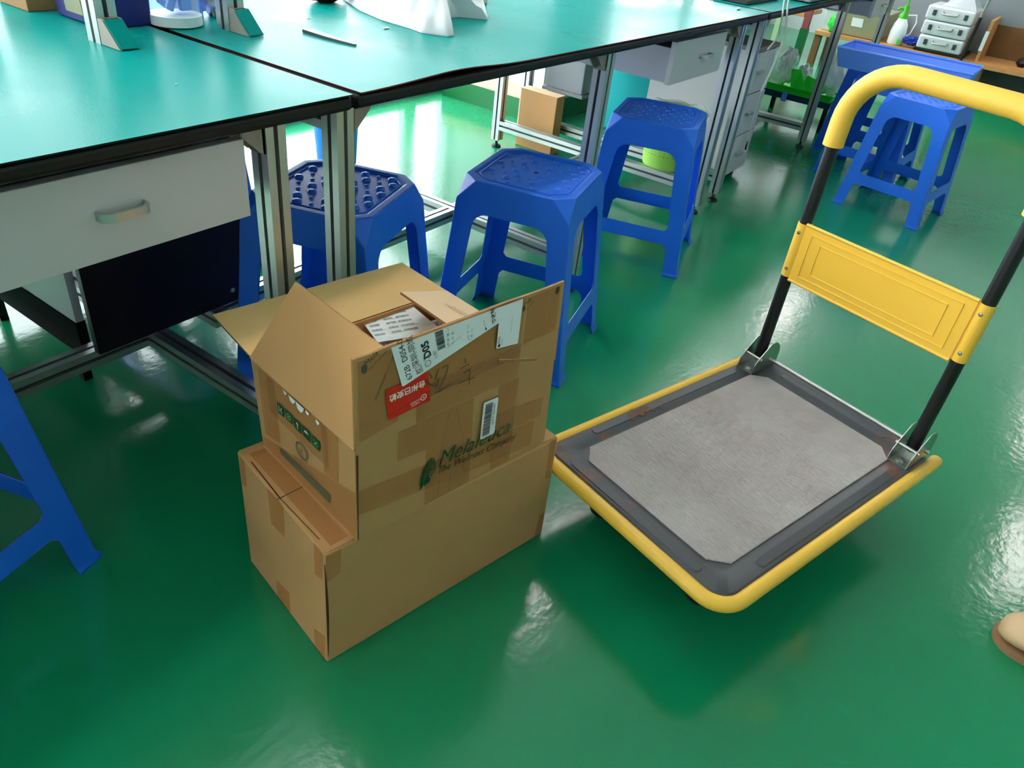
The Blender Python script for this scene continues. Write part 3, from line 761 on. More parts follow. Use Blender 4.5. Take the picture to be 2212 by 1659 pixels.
# barcode sticker
m = M()
bl = [(0.2295, 0.1553), (0.2608, 0.1534), (0.2604, 0.0817), (0.2292, 0.0825)]
def rc(pts, r=0.003):
    out = []; P_ = [Vector(p) for p in pts]
    for i in range(4):
        a, b_, c = P_[i - 1], P_[i], P_[(i + 1) % 4]
        out += [b_ + (a - b_).normalized() * r, b_ + (a - b_).normalized() * r * 0.3 + (c - b_).normalized() * r * 0.3, b_ + (c - b_).normalized() * r]
    return out
pFW.poly(m, rc(bl), 0.0044, 0)
f = 0.0
q0, q1, q2, q3 = [Vector(p) for p in ((0.2339, 0.1499), (0.2496, 0.1490), (0.2481, 0.0850), (0.2328, 0.0858))]
while f < 0.97:
    w = random.choice((0.008, 0.014, 0.022, 0.03)); g_ = min(1, f + w)
    pFW.poly(m, [q0.lerp(q3, f), q1.lerp(q2, f), q1.lerp(q2, g_), q0.lerp(q3, g_)], 0.0048, 1); f = g_ + random.choice((0.006, 0.012, 0.02))
pFW.text(m, '6901028 153497', 0.2512, 0.1440, 0.0062, 0.0048, -pi / 2, 1)
o = m.obj('barcode_label', [PAPER, INK], C2, fixn=False); o['label'] = 'white rounded barcode sticker'
# handling marks on the short wall
m = M()
for k_, q_ in enumerate(([(0.0654, 0.1366), (0.0841, 0.1347), (0.0852, 0.117), (0.0664, 0.1157)], [(0.0899, 0.1376), (0.1076, 0.1361), (0.1089, 0.1186), (0.0907, 0.1182)], [(0.113, 0.1358), (0.132, 0.1348), (0.1334, 0.1158), (0.1142, 0.1167)],
                         [(0.1363, 0.1353), (0.1561, 0.1365), (0.1574, 0.1147), (0.1377, 0.1172)], [(0.1611, 0.1347), (0.1814, 0.1343), (0.181, 0.1144), (0.162, 0.1156)])):
    pLW.poly(m, q_, 0.0024, 0)
    cx = sum(p[0] for p in q_) / 4; cy = sum(p[1] for p in q_) / 4
    if k_ == 0: pLW.stroke(m, [(cx - 0.004, cy - 0.005), (cx - 0.004, cy + 0.005)], 0.002, 0.0028, 2); pLW.stroke(m, [(cx + 0.004, cy - 0.005), (cx + 0.001, cy), (cx + 0.004, cy + 0.005)], 0.0018, 0.0028, 2)
    if k_ == 1: pLW.ring(m, (cx, cy), 0.0050, 0.0012, 0.0028, 3); pLW.stroke(m, [(cx - 0.003, cy - 0.003), (cx + 0.003, cy + 0.003)], 0.0012, 0.0028, 3)
    if k_ == 2: pLW.stroke(m, [(cx, cy - 0.006), (cx, cy + 0.003)], 0.0022, 0.0028, 2); pLW.poly(m, [(cx - 0.004, cy + 0.002), (cx + 0.004, cy + 0.002), (cx, cy + 0.007)], 0.0028, 2)
    if k_ == 3: pLW.poly(m, [(cx - 0.006, cy + 0.001), (cx + 0.006, cy + 0.001), (cx + 0.003, cy + 0.0055), (cx - 0.003, cy + 0.0055)], 0.0028, 2)
    if k_ == 4: pLW.stroke(m, [(cx - 0.005, cy + 0.005), (cx + 0.005, cy - 0.005)], 0.0012, 0.0028, 3); pLW.stroke(m, [(cx - 0.005, cy - 0.005), (cx + 0.005, cy + 0.005)], 0.0012, 0.0028, 3)
pLW.ring(m, (0.1278, 0.0800), 0.0145, 0.0030, 0.0024, 1); pLW.text(m, 'K', 0.1225, 0.0735, 0.018, 0.0024, 0, 1)
pLW.text(m, '循环使用 爱护环境', 0.1030, 0.0520, 0.0066, 0.0024, -0.03, 1)
pLW.poly(m, [(0.0601, 0.0418), (0.2012, 0.0459), (0.2012, 0.0277), (0.0611, 0.0300)], 0.0024, 1)
m.obj('handling_marks', [INK_GREEN, INK_DULL, CARD_PALE, LIME], C2, fixn=False)
tape(C2, [(pLW, [(0.186, 0.172), (0.2281, 0.172), (0.2247, 0.0871), (0.1878, 0.0799)], 0.0012),
          (pLW, [(0.012, 0.170), (0.060, 0.170), (0.062, 0.050), (0.014, 0.040)], 0.0012),
          (pLW, [(0.038, 0.170), (0.20, 0.170), (0.20, 0.096), (0.04, 0.100)], 0.0016),
          (pLW, [(0.002, 0.010), (0.27, 0.0055), (0.2723, 0.100), (0.2227, 0.086), (0.002, 0.028)], 0.0020),
          (pFW, [(0.002, 0.098), (0.36, 0.060), (0.358, 0.006), (0.3, 0.012), (0.15, 0.030), (0.002, 0.053)], 0.0012),
          (pFW, [(0.1205, 0.172), (0.1222, 0.002), (0.2152, 0.002), (0.210, 0.172)], 0.0022),
          (pFW, [(0.2612, 0.172), (0.2609, 0.002), (0.3057, 0.002), (0.3053, 0.172)], 0.0026),
          (pFW, [(0.0691, 0.172), (0.0683, 0.120), (0.1205, 0.116), (0.1205, 0.172)], 0.0022),
          (pFW, [(0.262, 0.118), (0.372, 0.104), (0.371, 0.066), (0.262, 0.074)], 0.0030),
          (pFF, [(0.006, 0.139), (0.3, 0.141), (0.3, 0.040), (0.006, 0.036)], E0 + 0.0006),
          (pFF, [(0.100, 0.060), (0.302, 0.062), (0.302, 0.002), (0.100, 0.002)], E0 + 0.0011),
          (pFF, [(0.305, 0.139), (0.376, 0.141), (0.379, 0.060), (0.305, 0.058)], E0 + 0.0006),
          (pFF, [(0.006, 0.036), (0.069, 0.034), (0.069, 0.020), (0.006, 0.012)], E0 + 0.0006)])
# clear tape creases: thin raised ridges
m = M()
for pl, pts in ((pFW, [(0.162, 0.168), (0.150, 0.10), (0.140, 0.06)]), (pFW, [(0.175, 0.168), (0.19, 0.12), (0.196, 0.09)]), (pFW, [(0.15, 0.04), (0.148, 0.006)]), (pFW, [(0.172, 0.045), (0.170, 0.004)]), (pFW, [(0.195, 0.05), (0.205, 0.02)]),
                (pFF, [(0.006, 0.036), (0.12, 0.038), (0.23, 0.054), (0.378, 0.068)]), (pFF, [(0.352, 0.14), (0.350, 0.06)])):
    m = M(); m.tube([pl(a[0], a[1], 0.0030 if pl is pFW else E0 + 0.0012) for a in pts], 0.00035, 6); m.obj('tape_crease', TAPE_CLEAR, C2)
# torn white tape on the fold of the side flap
m = M()
for a0, w_, h_ in ((0.105, 0.018, 0.010), (0.124, 0.022, 0.013), (0.150, 0.010, 0.006), (0.176, 0.010, 0.007), (0.09, 0.010, 0.006)):
    pLW.poly(m, [(a0, 0.172), (a0 + w_, 0.172), (a0 + w_ * 0.9, 0.172 - h_ * 0.5), (a0 + w_ * 0.6, 0.172 - h_), (a0 + w_ * 0.2, 0.172 - h_ * 0.8)], 0.0034)
m.obj('torn_tape', PAPER, C2)
# corner opening of the carton and corner crush
m = M()
for k_ in range(12):
    z0 = 0.004 + 0.16 * k_ / 12; z1 = 0.004 + 0.16 * (k_ + 1) / 12
    w0 = 0.0012 + 0.0022 * (z0 / 0.17); w1 = 0.0012 + 0.0022 * (z1 / 0.17)
    pFW.poly(m, [(0.0008, z0), (0.0008 + w0, z0), (0.0008 + w1, z1), (0.0008, z1)], 0.0009)
m.obj('corner_slit', CARD_DARK, C2)

# contents of the open carton
zc = 0.395
cc = lambda px, py, z: Vector((px, py, z))
m = M()
K = 22
for i in range(K):
    for j in range(K):
        def gp(i_, j_):
            fx, fy = i_ / K, j_ / K
            a = ib[0].lerp(ib[1], 0.03 + 0.94 * fx); d = ib[3].lerp(ib[2], 0.03 + 0.94 * fx)
            p = a.lerp(d, 0.04 + 0.92 * fy)
            h = 0.392 + 0.018 * noise.noise(Vector((fx * 5, fy * 4, 3.1))) + 0.022 * max(0, fy - 0.4)
            return Vector((p.x, p.y, h))
        m.face([gp(i, j), gp(i + 1, j), gp(i + 1, j + 1), gp(i, j + 1)])
bw = m.obj('bubble_wrap', BUBBLE, None, smooth=80, weld=True)
tag(bw, 'clear bubble wrap filling the open cardboard box', 'packaging')
m = M()
for i in range(30):
    for j in range(20):
        fx, fy = 0.06 + 0.03 * i + (0.015 if j % 2 else 0), 0.05 + 0.045 * j
        if fx > 0.95: continue
        a = ib[0].lerp(ib[1], 0.03 + 0.94 * fx); d = ib[3].lerp(ib[2], 0.03 + 0.94 * fx); p = a.lerp(d, 0.04 + 0.92 * fy)
        h = 0.392 + 0.018 * noise.noise(Vector((fx * 5, fy * 4, 3.1))) + 0.022 * max(0, fy - 0.4)
        m.lathe([(0.0048, 0), (0.0042, 0.002), (0.0022, 0.0034), (0.0004, 0.0036)], (p.x, p.y, h), 8, cap=False)
o = m.obj('bubbles', BUBBLE, bw, smooth=60); o['kind'] = 'stuff'
m = M()
q = [Vector((-0.205, -0.170, 0.412)), Vector((-0.150, -0.300, 0.400)), Vector((-0.030, -0.235, 0.402)), Vector((-0.052, -0.150, 0.416))]
q = [Vector((-0.128, -0.112, 0.427)), Vector((-0.170, -0.215, 0.420)), Vector((-0.066, -0.270, 0.420)), Vector((-0.040, -0.155, 0.428))]
m.slab(q, 0.0008)
pp = Plane(q[0], q[3], q[1]); pp.n = Vector((0, 0, 1))
wd = (q[3] - q[0]).length; hg = (q[1] - q[0]).length
for r_ in range(7):
    b_ = 0.008 + r_ * (hg - 0.016) / 7
    for a0 in (0.010, 0.040, 0.062):
        a = a0
        while a < a0 + (0.016 if a0 < 0.05 else 0.024) and a < wd - 0.004:
            w = random.uniform(0.0008, 0.0022); pp.poly(m, [(a, b_), (a + w, b_), (a + w, b_ + 0.0048), (a, b_ + 0.0048)], 0.0012, 1); a += w + 0.0012
o = m.obj('printed_sheet', [PAPER, INK_GREY], None, fixn=False)
tag(o, 'white sheet of printed codes lying inside the open cardboard box', 'paper')

# ------------------------------------------------------------------ platform trolley
TL, TW, ZD = 0.713, 0.471, 0.17
T = thing('platform_trolley', 'yellow and black platform trolley with folding handle standing on the green floor', 'trolley', (0, 0, 0)); T['_local'] = 1
def rrect(x0, x1, y0, y1, r, z, seg=8, sq=()):
    out = []
    for cx, cy, a in ((x1 - r, y0 + r, -pi / 2), (x1 - r, y1 - r, 0), (x0 + r, y1 - r, pi / 2), (x0 + r, y0 + r, pi)):
        for k in range(seg + 1): out.append(Vector((cx + r * cos(a + pi / 2 * k / seg), cy + r * sin(a + pi / 2 * k / seg), z)))
    return out
m = M(); e = 0.012
rings = [rrect(e, TL - 0.002, e, TW - e, 0.036, ZD - 0.028), rrect(e, TL - 0.002, e, TW - e, 0.036, ZD - 0.004), rrect(e + 0.004, TL - 0.006, e + 0.004, TW - e - 0.004, 0.034, ZD),
         rrect(0.048, TL - 0.062, 0.046, TW - 0.046, 0.03, ZD), rrect(0.053, TL - 0.067, 0.051, TW - 0.051, 0.028, ZD - 0.004), rrect(0.062, TL - 0.076, 0.060, TW - 0.060, 0.024, ZD - 0.004)]
m.loft(rings, cap=True)
deck = m.obj('deck', DECK, T, smooth=40)
def oval(x0, x1, y0, y1, z, h):
    m = M(); r = min(x1 - x0, y1 - y0) / 2 - 0.0001
    m.loft([rrect(x0, x1, y0, y1, r, z - 0.0005), rrect(x0 + 0.002, x1 - 0.002, y0 + 0.002, y1 - 0.002, r - 0.002, z + h)], cap=True); return m.obj('pressed_rib', DECK, deck, smooth=30)
oval(0.125, 0.585, 0.020, 0.040, ZD, 0.0022); oval(0.125, 0.585, TW - 0.040, TW - 0.020, ZD, 0.0022)
oval(0.019, 0.040, 0.075, TW - 0.075, ZD, 0.0022); oval(TL - 0.050, TL - 0.030, 0.10, TW - 0.10, ZD, 0.0022)
m = M(); random.seed(3)
for k in range(26):
    px_, py_, r_ = random.gauss(0.27, 0.035), random.gauss(0.441, 0.007), random.uniform(0.002, 0.0075)
    py_ = min(0.452, max(0.428, py_))
    m.face([(px_ + 1.7 * r_ * random.uniform(0.5, 1.0) * cos(2 * pi * q / 9), py_ + 0.8 * r_ * random.uniform(0.5, 1.0) * sin(2 * pi * q / 9), ZD + 0.0025 + k * 0.00001) for q in range(9)])
o = m.obj('rust_patch', mat('rust', lin(112, 72, 50), 0.9, var=0.3, vscale=90), deck, fixn=False); o['kind'] = 'stuff'
c = 0.030
def cham(x0, x1, y0, y1, c, z): return [Vector(p) + Vector((0, 0, z)) for p in ((x0 + c, y0, 0), (x1 - c, y0, 0), (x1, y0 + c, 0), (x1, y1 - c, 0), (x1 - c, y1, 0), (x0 + c, y1, 0), (x0, y1 - c, 0), (x0, y0 + c, 0))]
m = M(); m.loft([cham(0.061, TL - 0.075, 0.059, TW - 0.059, c, ZD - 0.0042), cham(0.061, TL - 0.075, 0.059, TW - 0.059, c, ZD - 0.0018), cham(0.0625, TL - 0.0765, 0.0605, TW - 0.0605, c, ZD - 0.0012)])
o = m.obj('deck_mat', RIB, T); o['label'] = 'ribbed grey rubber mat set in the deck'
# bumper round three sides
path = []
zb = ZD - 0.013; rb = 0.0135; cr = 0.048
path.append((TL + 0.004, 0.004, zb)); path.append((TL - 0.02, 0.003, zb))
path += [(x, 0.003, zb) for x in (0.5, 0.3, 0.1)]
for k in range(9):
    a = -pi / 2 - pi / 2 * k / 8; path.append((0.003 + cr + cr * cos(a), 0.003 + cr + cr * sin(a), zb))
path += [(0.003, y, zb) for y in (0.12, 0.24, 0.36)]
for k in range(9):
    a = pi - pi / 2 * k / 8; path.append((0.003 + cr + cr * cos(a), TW - 0.003 - cr + cr * sin(a), zb))
path += [(x, TW - 0.003, zb) for x in (0.1, 0.3, 0.5, TL - 0.02)]; path.append((TL + 0.004, TW - 0.004, zb))
m = M(); m.tube(path, rb, 14); m.obj('bumper', YELLOW, T, smooth=50)
# handle
XH = 0.655; NL, NR = 0.0405, 0.4305; ZT = 0.852; rc_ = 0.105
def hpath(z0):
    p = [(XH, NR, z0)]
    p += [(XH, NR, z) for z in (0.3, 0.5, 0.66, ZT - rc_)]
    for k in range(1, 11):
        a = pi / 2 * k / 10; p.append((XH, NR - rc_ + rc_ * cos(a), ZT - rc_ + rc_ * sin(a)))
    for k in range(0, 11):
        a = pi / 2 + pi / 2 * k / 10; p.append((XH, NL + rc_ + rc_ * cos(a), ZT - rc_ + rc_ * sin(a)))
    p += [(XH, NL, z) for z in (0.66, 0.5, 0.3, z0)]
    return p
full = hpath(0.19)
m = M(); m.tube(full, 0.0132, 16); hd = m.obj('handle_tube', BLACK_PAINT, T, smooth=50)
grip = [p for p in full if p[2] > 0.72]
grip = [(XH, NR, 0.698)] + grip + [(XH, NL, 0.698)]
m = M(); m.tube(grip, 0.0205, 18); o = m.obj('grip', YELLOW_FOAM, hd, smooth=50); o['label'] = 'thick yellow foam grip'
# yellow cross panel wrapped round both tubes
m = M(); y0, y1, z0, z1 = NL + 0.012, NR - 0.012, 0.408, 0.536
xp = XH - 0.0135
m.box(y0 and xp - 0.0012, xp + 0.0012, y0, y1, z0, z1)
for zz, in ((z0,), (z1,)): m.cyl((xp, y0, zz), (xp, y1, zz), 0.0036, 10)
for yc in (NL, NR):
    ring = []
    for zz in (z0 + 0.003, z1 - 0.003): ring.append([(XH + 0.0150 * cos(2 * pi * k / 18), yc + 0.0150 * sin(2 * pi * k / 18), zz) for k in range(18)])
    m.loft(ring, cap=True)
for (yy0, yy1, za, zb_) in ((y0 + 0.045, y1 - 0.045, z0 + 0.030, z1 - 0.030), (y0 + 0.02, y1 - 0.02, z0 + 0.016, z1 - 0.016)):
    loop = [(xp - 0.0014, yy0, za), (xp - 0.0014, yy1, za), (xp - 0.0014, yy1, zb_), (xp - 0.0014, yy0, zb_)]
    m.tube(loop, 0.0013, 6, closed=True)
pan = m.obj('cross_panel', YELLOW, hd, smooth=40); pan['label'] = 'embossed yellow sheet metal panel between the tubes'
for yc in (NL, NR):
    for zz in (z0 + 0.022, z1 - 0.022):
        m = M(); m.lathe([(0.0042, 0), (0.0036, 0.0014), (0.001, 0.002)], (0, 0, 0), 12)
        bmesh.ops.rotate(m.bm, verts=m.bm.verts, matrix=Matrix.Rotation(-pi / 2, 3, 'Y')); bmesh.ops.translate(m.bm, verts=m.bm.verts, vec=(XH - 0.0150, yc, zz))
        m.obj('rivet', ZINC, hd, smooth=40)
# hinge brackets and rod
for yc in (NL, NR):
    m = M()
    for dy in (-0.0215, 0.0195):
        prof = [(XH - 0.048, ZD + 0.0005), (XH + 0.042, ZD + 0.0005), (XH + 0.046, ZD + 0.02)] + [(XH + 0.010 + 0.036 * cos(t), ZD + 0.034 + 0.036 * sin(t)) for t in [0.1 + k * 0.28 for k in range(7)]] + [(XH - 0.030, ZD + 0.040), (XH - 0.044, ZD + 0.024)]
        m.prism([(x, yc + dy, z) for x, z in prof], (0, 0.002, 0))
    m.box(XH - 0.048, XH + 0.042, yc - 0.0215, yc + 0.0215, ZD + 0.0003, ZD + 0.0025)
    br = m.obj('hinge_bracket', ZINC, T)
    m = M(); m.cyl((XH - 0.026, yc - 0.026, ZD + 0.034), (XH - 0.026, yc + 0.026, ZD + 0.034), 0.0038, 10); m.obj('stop_pin', ZINC, br, smooth=40)
    m = M(); m.lathe([(0.010, 0), (0.010, 0.003), (0.007, 0.0045), (0.0065, 0.008), (0.002, 0.009)], (XH - 0.033, yc, ZD + 0.002), 6); m.obj('bolt', ZINC, br)
m = M(); m.cyl((XH + 0.012, NL - 0.03, ZD + 0.026), (XH + 0.012, NR + 0.03, ZD + 0.026), 0.0048, 12); m.obj('pivot_rod', ZINC, T, smooth=40)
# castors
for cx, cy, sw in ((0.115, 0.105, 0.5), (0.115, TW - 0.105, 0.4), (TL - 0.13, 0.085, 0), (TL - 0.13, TW - 0.085, 0)):
    m = M(); m.box(cx - 0.035, cx + 0.035, cy - 0.03, cy + 0.03, ZD - 0.034, ZD - 0.028)
    for s in (-0.018, 0.016): m.prism([(cx - 0.02, cy + s, ZD - 0.034), (cx + 0.02, cy + s, ZD - 0.034), (cx + 0.030, cy + s, 0.048), (cx + 0.010, cy + s, 0.044)], (0, 0.002, 0))
    ca = m.obj('castor', ZINC, T)
    m = M(); w = [(-0.013, 0.040), (-0.012, 0.047), (-0.007, 0.050), (0.007, 0.050), (0.012, 0.047), (0.013, 0.040)]
    m.loft([[(cx + 0.018 + r * cos(2 * pi * k / 24), cy + d, 0.050 + r * sin(2 * pi * k / 24)) for k in range(24)] for d, r in w]); m.obj('wheel', WHEEL, ca, smooth=40)
T.location = (-0.069, -0.865, 0); T.rotation_euler = (0, 0, -0.28632)

# ------------------------------------------------------------------ under the benches
m = M(); m.box(-0.295, 0.105, 0.486, 0.506, 0.127, 0.665)
bp = m.obj('black_board', BLACK_PANEL, None, bevel=0.002); tag(bp, 'black board standing against the low rail below the grey hanging drawer', 'board')
m = M(); m.lathe([(0.006, 0), (0.006, 0.002), (0.002, 0.003)], (0, 0, 0), 10); bmesh.ops.rotate(m.bm, verts=m.bm.verts, matrix=Matrix.Rotation(pi / 2, 3, 'X')); bmesh.ops.translate(m.bm, verts=m.bm.verts, vec=(0.05, 0.486, 0.160)); m.obj('screw', ZINC, bp)
g = thing('side_board', 'pale grey board with a dark lower band, behind the black panel', 'panel', (-0.28, 0.80, 0))
m = M(); m.box(-0.29, -0.272, 0.57, 1.00, 0.17, 0.69); m.obj('board', BOARD, g)
m = M(); m.box(-0.292, -0.270, 0.57, 1.02, 0.082, 0.17); m.obj('lower_band', mat('dull_black', lin(16, 14, 18), 0.85, spec=0.15), g)
for yy in (0.60, 0.98):
    m = M(); m.box(-0.291, -0.271, yy, yy + 0.02, 0.0, 0.082); m.obj('foot', BLACKP, g)

bx = thing('cardboard_box', 'upright plain cardboard box under the bench, behind the rail by the window bay', 'box', (2.08, 0.95, 0))
m = M(); m.box(2.03, 2.095, 0.822, 1.02, 0.0, 0.258); m.obj('carton_body', CARD, bx, bevel=0.003)
m = M(); m.box(2.029, 2.096, 0.821, 1.021, 0.258, 0.2595); m.obj('lid', CARD_PALE, bx)

t = thing('wastebasket', 'lime green perforated wastebasket behind a blue stool, resting on the bench rail', 'wastebasket', (2.02, 0.25, 0.126))
m = M(); pr = [(0.098, 0.0), (0.102, 0.03), (0.113, 0.13), (0.123, 0.222)]
m.loft([[(2.02 + r * cos(2 * pi * k / 36), 0.25 + r * sin(2 * pi * k / 36), z + 0.126) for k in range(36)] for r, z in pr] + [[(2.02 + r * cos(2 * pi * k / 36), 0.25 + r * sin(2 * pi * k / 36), z + 0.126) for k in range(36)] for r, z in ((0.119, 0.222), (0.098, 0.03))], cap=False)
m.lathe([(0.0985, 0.004), (0.001, 0.004)], (2.02, 0.25, 0.126), 36, cap=False)
wb = m.obj('basket_wall', LIME, t, smooth=50)
m = M()
for r_ in range(11):
    z = 0.058 + 0.0125 * r_
    rad = 0.1030 + (z - 0.03) * 0.0985
    for k in range(48):
        if k % 8 == 0: continue
        a = 2 * pi * k / 48
        d = Vector((cos(a), sin(a), 0)); tg = Vector((-sin(a), cos(a), 0)); p = Vector((2.02, 0.25, z + 0.126)) + d * (rad - 0.0012)
        s = 0.0036
        m.face([p - tg * s - Vector((0, 0, s)), p + tg * s - Vector((0, 0, s)), p + tg * s + Vector((0, 0, s)), p - tg * s + Vector((0, 0, s))])
o = m.obj('perforations', mat('basket_hole', lin(34, 60, 20), 0.8), wb)
m = M(); m.lathe([(0.125, 0.214), (0.128, 0.226), (0.117, 0.232), (0.09, 0.222), (0.05, 0.212), (0.001, 0.21)], (2.02, 0.25, 0.126), 30, cap=False)
for v in m.bm.verts: v.co.z += 0.012 * noise.noise(v.co * 30)
o = m.obj('bin_liner', CLEARBAG, t, smooth=60); o['label'] = 'clear crinkled liner over the rim'

# drawer pedestal
P = thing('drawer_pedestal', 'white three drawer pedestal with a grey brown top between two benches', 'cabinet', (2.50, 0.33, 0))
m = M(); m.box(2.36, 2.60, 0.118, 0.55, 0.03, 0.56); m.obj('carcass', BOARD, P)
m = M(); m.box(2.35, 2.61, 0.095, 0.56, 0.56, 0.578); m.obj('pedestal_top', mat('taupe_laminate', lin(132, 118, 112), 0.4), P, bevel=0.002)
for z0, z1 in ((0.04, 0.21), (0.215, 0.385), (0.39, 0.555)):
    m = M(); m.box(2.362, 2.598, 0.100, 0.118, z0, z1); d = m.obj('drawer', BOARD, P, bevel=0.0015)
    m = M(); m.box(2.41, 2.47, 0.082, 0.100, (z0 + z1) / 2 + 0.0, (z0 + z1) / 2 + 0.010); m.obj('handle', ALU, d, bevel=0.003)
for x, y in ((2.39, 0.15), (2.57, 0.15), (2.39, 0.52), (2.57, 0.52)):
    m = M(); m.cyl((x, y, 0), (x, y, 0.032), 0.018, 12); m.obj('foot', BLACKP, P)

# cord with a small plug hanging on the pedestal
m = M(); m.tube([(2.50, 0.088, 0.53), (2.503, 0.086, 0.42), (2.497, 0.087, 0.30), (2.500, 0.086, 0.20), (2.505, 0.086, 0.135)], 0.0016, 6)
m.mi = 1; m.cyl((2.505, 0.086, 0.175), (2.506, 0.085, 0.135), 0.004, 8); m.mi = 0; m.blob((2.506, 0.085, 0.128), (0.008, 0.004, 0.006), 2)
tag(m.obj('pull_cord', [CABLEW, BLACKP], None, smooth=60), 'thin white cord hanging in front of the pedestal drawers', 'cord')

# teal crate, grey case behind the bench
t = thing('storage_crate', 'teal plastic crate on the floor behind the bench frame', 'crate', (2.62, 0.72, 0))
m = M(); m.hexa([(2.66, 0.58, 0), (2.98, 0.58, 0), (2.98, 0.93, 0), (2.66, 0.93, 0)], [(2.64, 0.56, 0.46), (3.0, 0.56, 0.46), (3.0, 0.95, 0.46), (2.64, 0.95, 0.46)]); m.obj('crate_body', TEALBOX, t, bevel=0.01)
m = M(); m.box(2.632, 3.008, 0.552, 0.958, 0.44, 0.468); m.obj('crate_rim', BLUE_CRATE, t, bevel=0.004)
t = thing('computer_case', 'plain grey computer case under the bench, above the beige wall strip', 'computer', (2.24, 0.9, 0.19))
m = M(); m.box(2.20, 2.40, 0.80, 1.00, 0.25, 0.66); m.obj('case_shell', GREYP, t, bevel=0.004)
m = M(); m.box(2.19, 2.42, 0.79, 1.01, 0.236, 0.25); m.obj('case_tray', GREYP, t)
m = M(); m.box(2.20, 2.206, 0.80, 0.81, 0.66, 0.7185); m.box(2.39, 2.40, 0.99, 1.0, 0.66, 0.7185); m.obj('hanger', ALU, t)

# ------------------------------------------------------------------ on the benches
ZM = 0.7462
t = thing('plastic_jar', 'clear plastic jar with a white base holding small blue parts, on the bench seam', 'jar', (0.048, 0.566, ZM))
m = M(); m.lathe([(0.049, 0.021), (0.0495, 0.10), (0.050, 0.19), (0.0475, 0.19), (0.047, 0.10), (0.0465, 0.021)], (0.048, 0.566, ZM), 40, cap=False); m.obj('jar_wall', film('clear_jar', (0.94, 0.97, 0.98, 1), 0.08, 0.12), t, smooth=50)
m = M(); m.lathe([(0.046, 0.0005), (0.0515, 0.003), (0.052, 0.021), (0.046, 0.022)], (0.048, 0.566, ZM), 40); m.obj('jar_base', PLASTIC_W, t, smooth=50)
for k, (dx, dy, dz, r) in enumerate(((0.012, -0.02, 0.040, 0.012), (-0.018, -0.018, 0.044, 0.014), (0.022, 0.008, 0.046, 0.014), (-0.008, 0.012, 0.042, 0.014), (0.0, -0.012, 0.076, 0.020), (-0.016, 0.006, 0.10, 0.016), (0.018, -0.004, 0.108, 0.018))):
    m = M(); c = Vector((0.048 + dx, 0.566 + dy, ZM + dz)); m.box(c.x - r, c.x + r, c.y - r * 0.5, c.y + r * 0.5, c.z - r * 0.9, c.z + r * 0.9)
    bmesh.ops.rotate(m.bm, verts=m.bm.verts, cent=c, matrix=Matrix.Rotation(k * 1.1, 3, 'Z') @ Matrix.Rotation(0.4 * k, 3, 'X'))
    tag(m.obj('plastic_clip', PLASTIC_W if k in (2,) else BLUE_CRATE, None, bevel=0.002), 'small blue plastic clip lying inside the clear jar' if k != 2 else 'small white plastic clip lying inside the clear jar', 'clip', 'blue clips inside the clear jar' if k != 2 else None)
t = thing('storage_bin', 'deep blue storage bin with an olive side label, behind the shelf upright', 'bin', (-0.055, 0.645, ZM))
m = M(); m.hexa([(-0.108, 0.574, ZM), (0.0, 0.574, ZM), (0.0, 0.725, ZM), (-0.108, 0.725, ZM)], [(-0.114, 0.569, 0.95), (0.005, 0.569, 0.95), (0.005, 0.731, 0.95), (-0.114, 0.731, 0.95)]); m.obj('bin_body', BLUE_DEEP, t, bevel=0.004)
m = M(); m.hexa([(-0.1105, 0.625, 0.762), (-0.1095, 0.625, 0.762), (-0.1095, 0.685, 0.762), (-0.1105, 0.685, 0.762)], [(-0.1145, 0.625, 0.85), (-0.1100, 0.625, 0.85), (-0.1100, 0.685, 0.85), (-0.1145, 0.685, 0.85)]); m.obj('side_label', OLIVE, t)
o = None
t = thing('cardboard_box', 'small brown cardboard box at the back of the bench, beside the blue bin', 'box', (-0.09, 0.80, ZM))
m = M(); m.box(-0.145, -0.030, 0.765, 0.88, ZM, 0.86); m.obj('carton_body', mat('brown_card', lin(150, 112, 66), 0.75, var=0.1), t, bevel=0.002)
m = M(); m.box(-0.146, -0.029, 0.81, 0.835, 0.86, 0.8606); m.obj('packing_tape', TAPE, t)
t = thing('screwdriver_cup', 'black cup with a tan foot at the corner of the bench', 'cup', (-0.25, 0.735, ZM))
m = M(); m.lathe([(0.021, 0.008), (0.022, 0.12), (0.019, 0.12), (0.018, 0.01)], (-0.252, 0.735, ZM), 24); m.obj('cup_wall', BLACKP, t, smooth=40)
m = M(); m.lathe([(0.022, 0), (0.024, 0.002), (0.023, 0.008)], (-0.252, 0.735, ZM), 24); m.obj('cup_foot', SOLE, t, smooth=40)
m = M(); m.blob((0.178, 0.612, ZM + 0.055), (0.034, 0.035, 0.056), 4, 0.5, 4, 2)
tag(m.obj('crumpled_bag', mat('rose_film', lin(232, 200, 220), 0.22, bump=0.4, bscale=30), None, smooth=60), 'small pinkish crinkled plastic bag beside the clear jar', 'bag')
t = thing('parts_box', 'narrow bright blue box between the jar and the pinkish bag', 'box', (0.125, 0.62, ZM))
m = M(); m.box(0.105, 0.128, 0.585, 0.66, ZM, 0.90); m.obj('box_body', BLUE_CRATE, t, bevel=0.002)
m = M(); m.box(0.1045, 0.1285, 0.5845, 0.6605, 0.90, 0.906); m.obj('lid', BLUE_CRATE, t)
m = M(); m.blob((0.55, 0.665, ZM + 0.03), (0.062, 0.036, 0.032), 3, 0.3, 3, 5)
tag(m.obj('black_pouch', BLACKP, None, smooth=60), 'black pouch on the bench beside the white plastic bag', 'pouch')
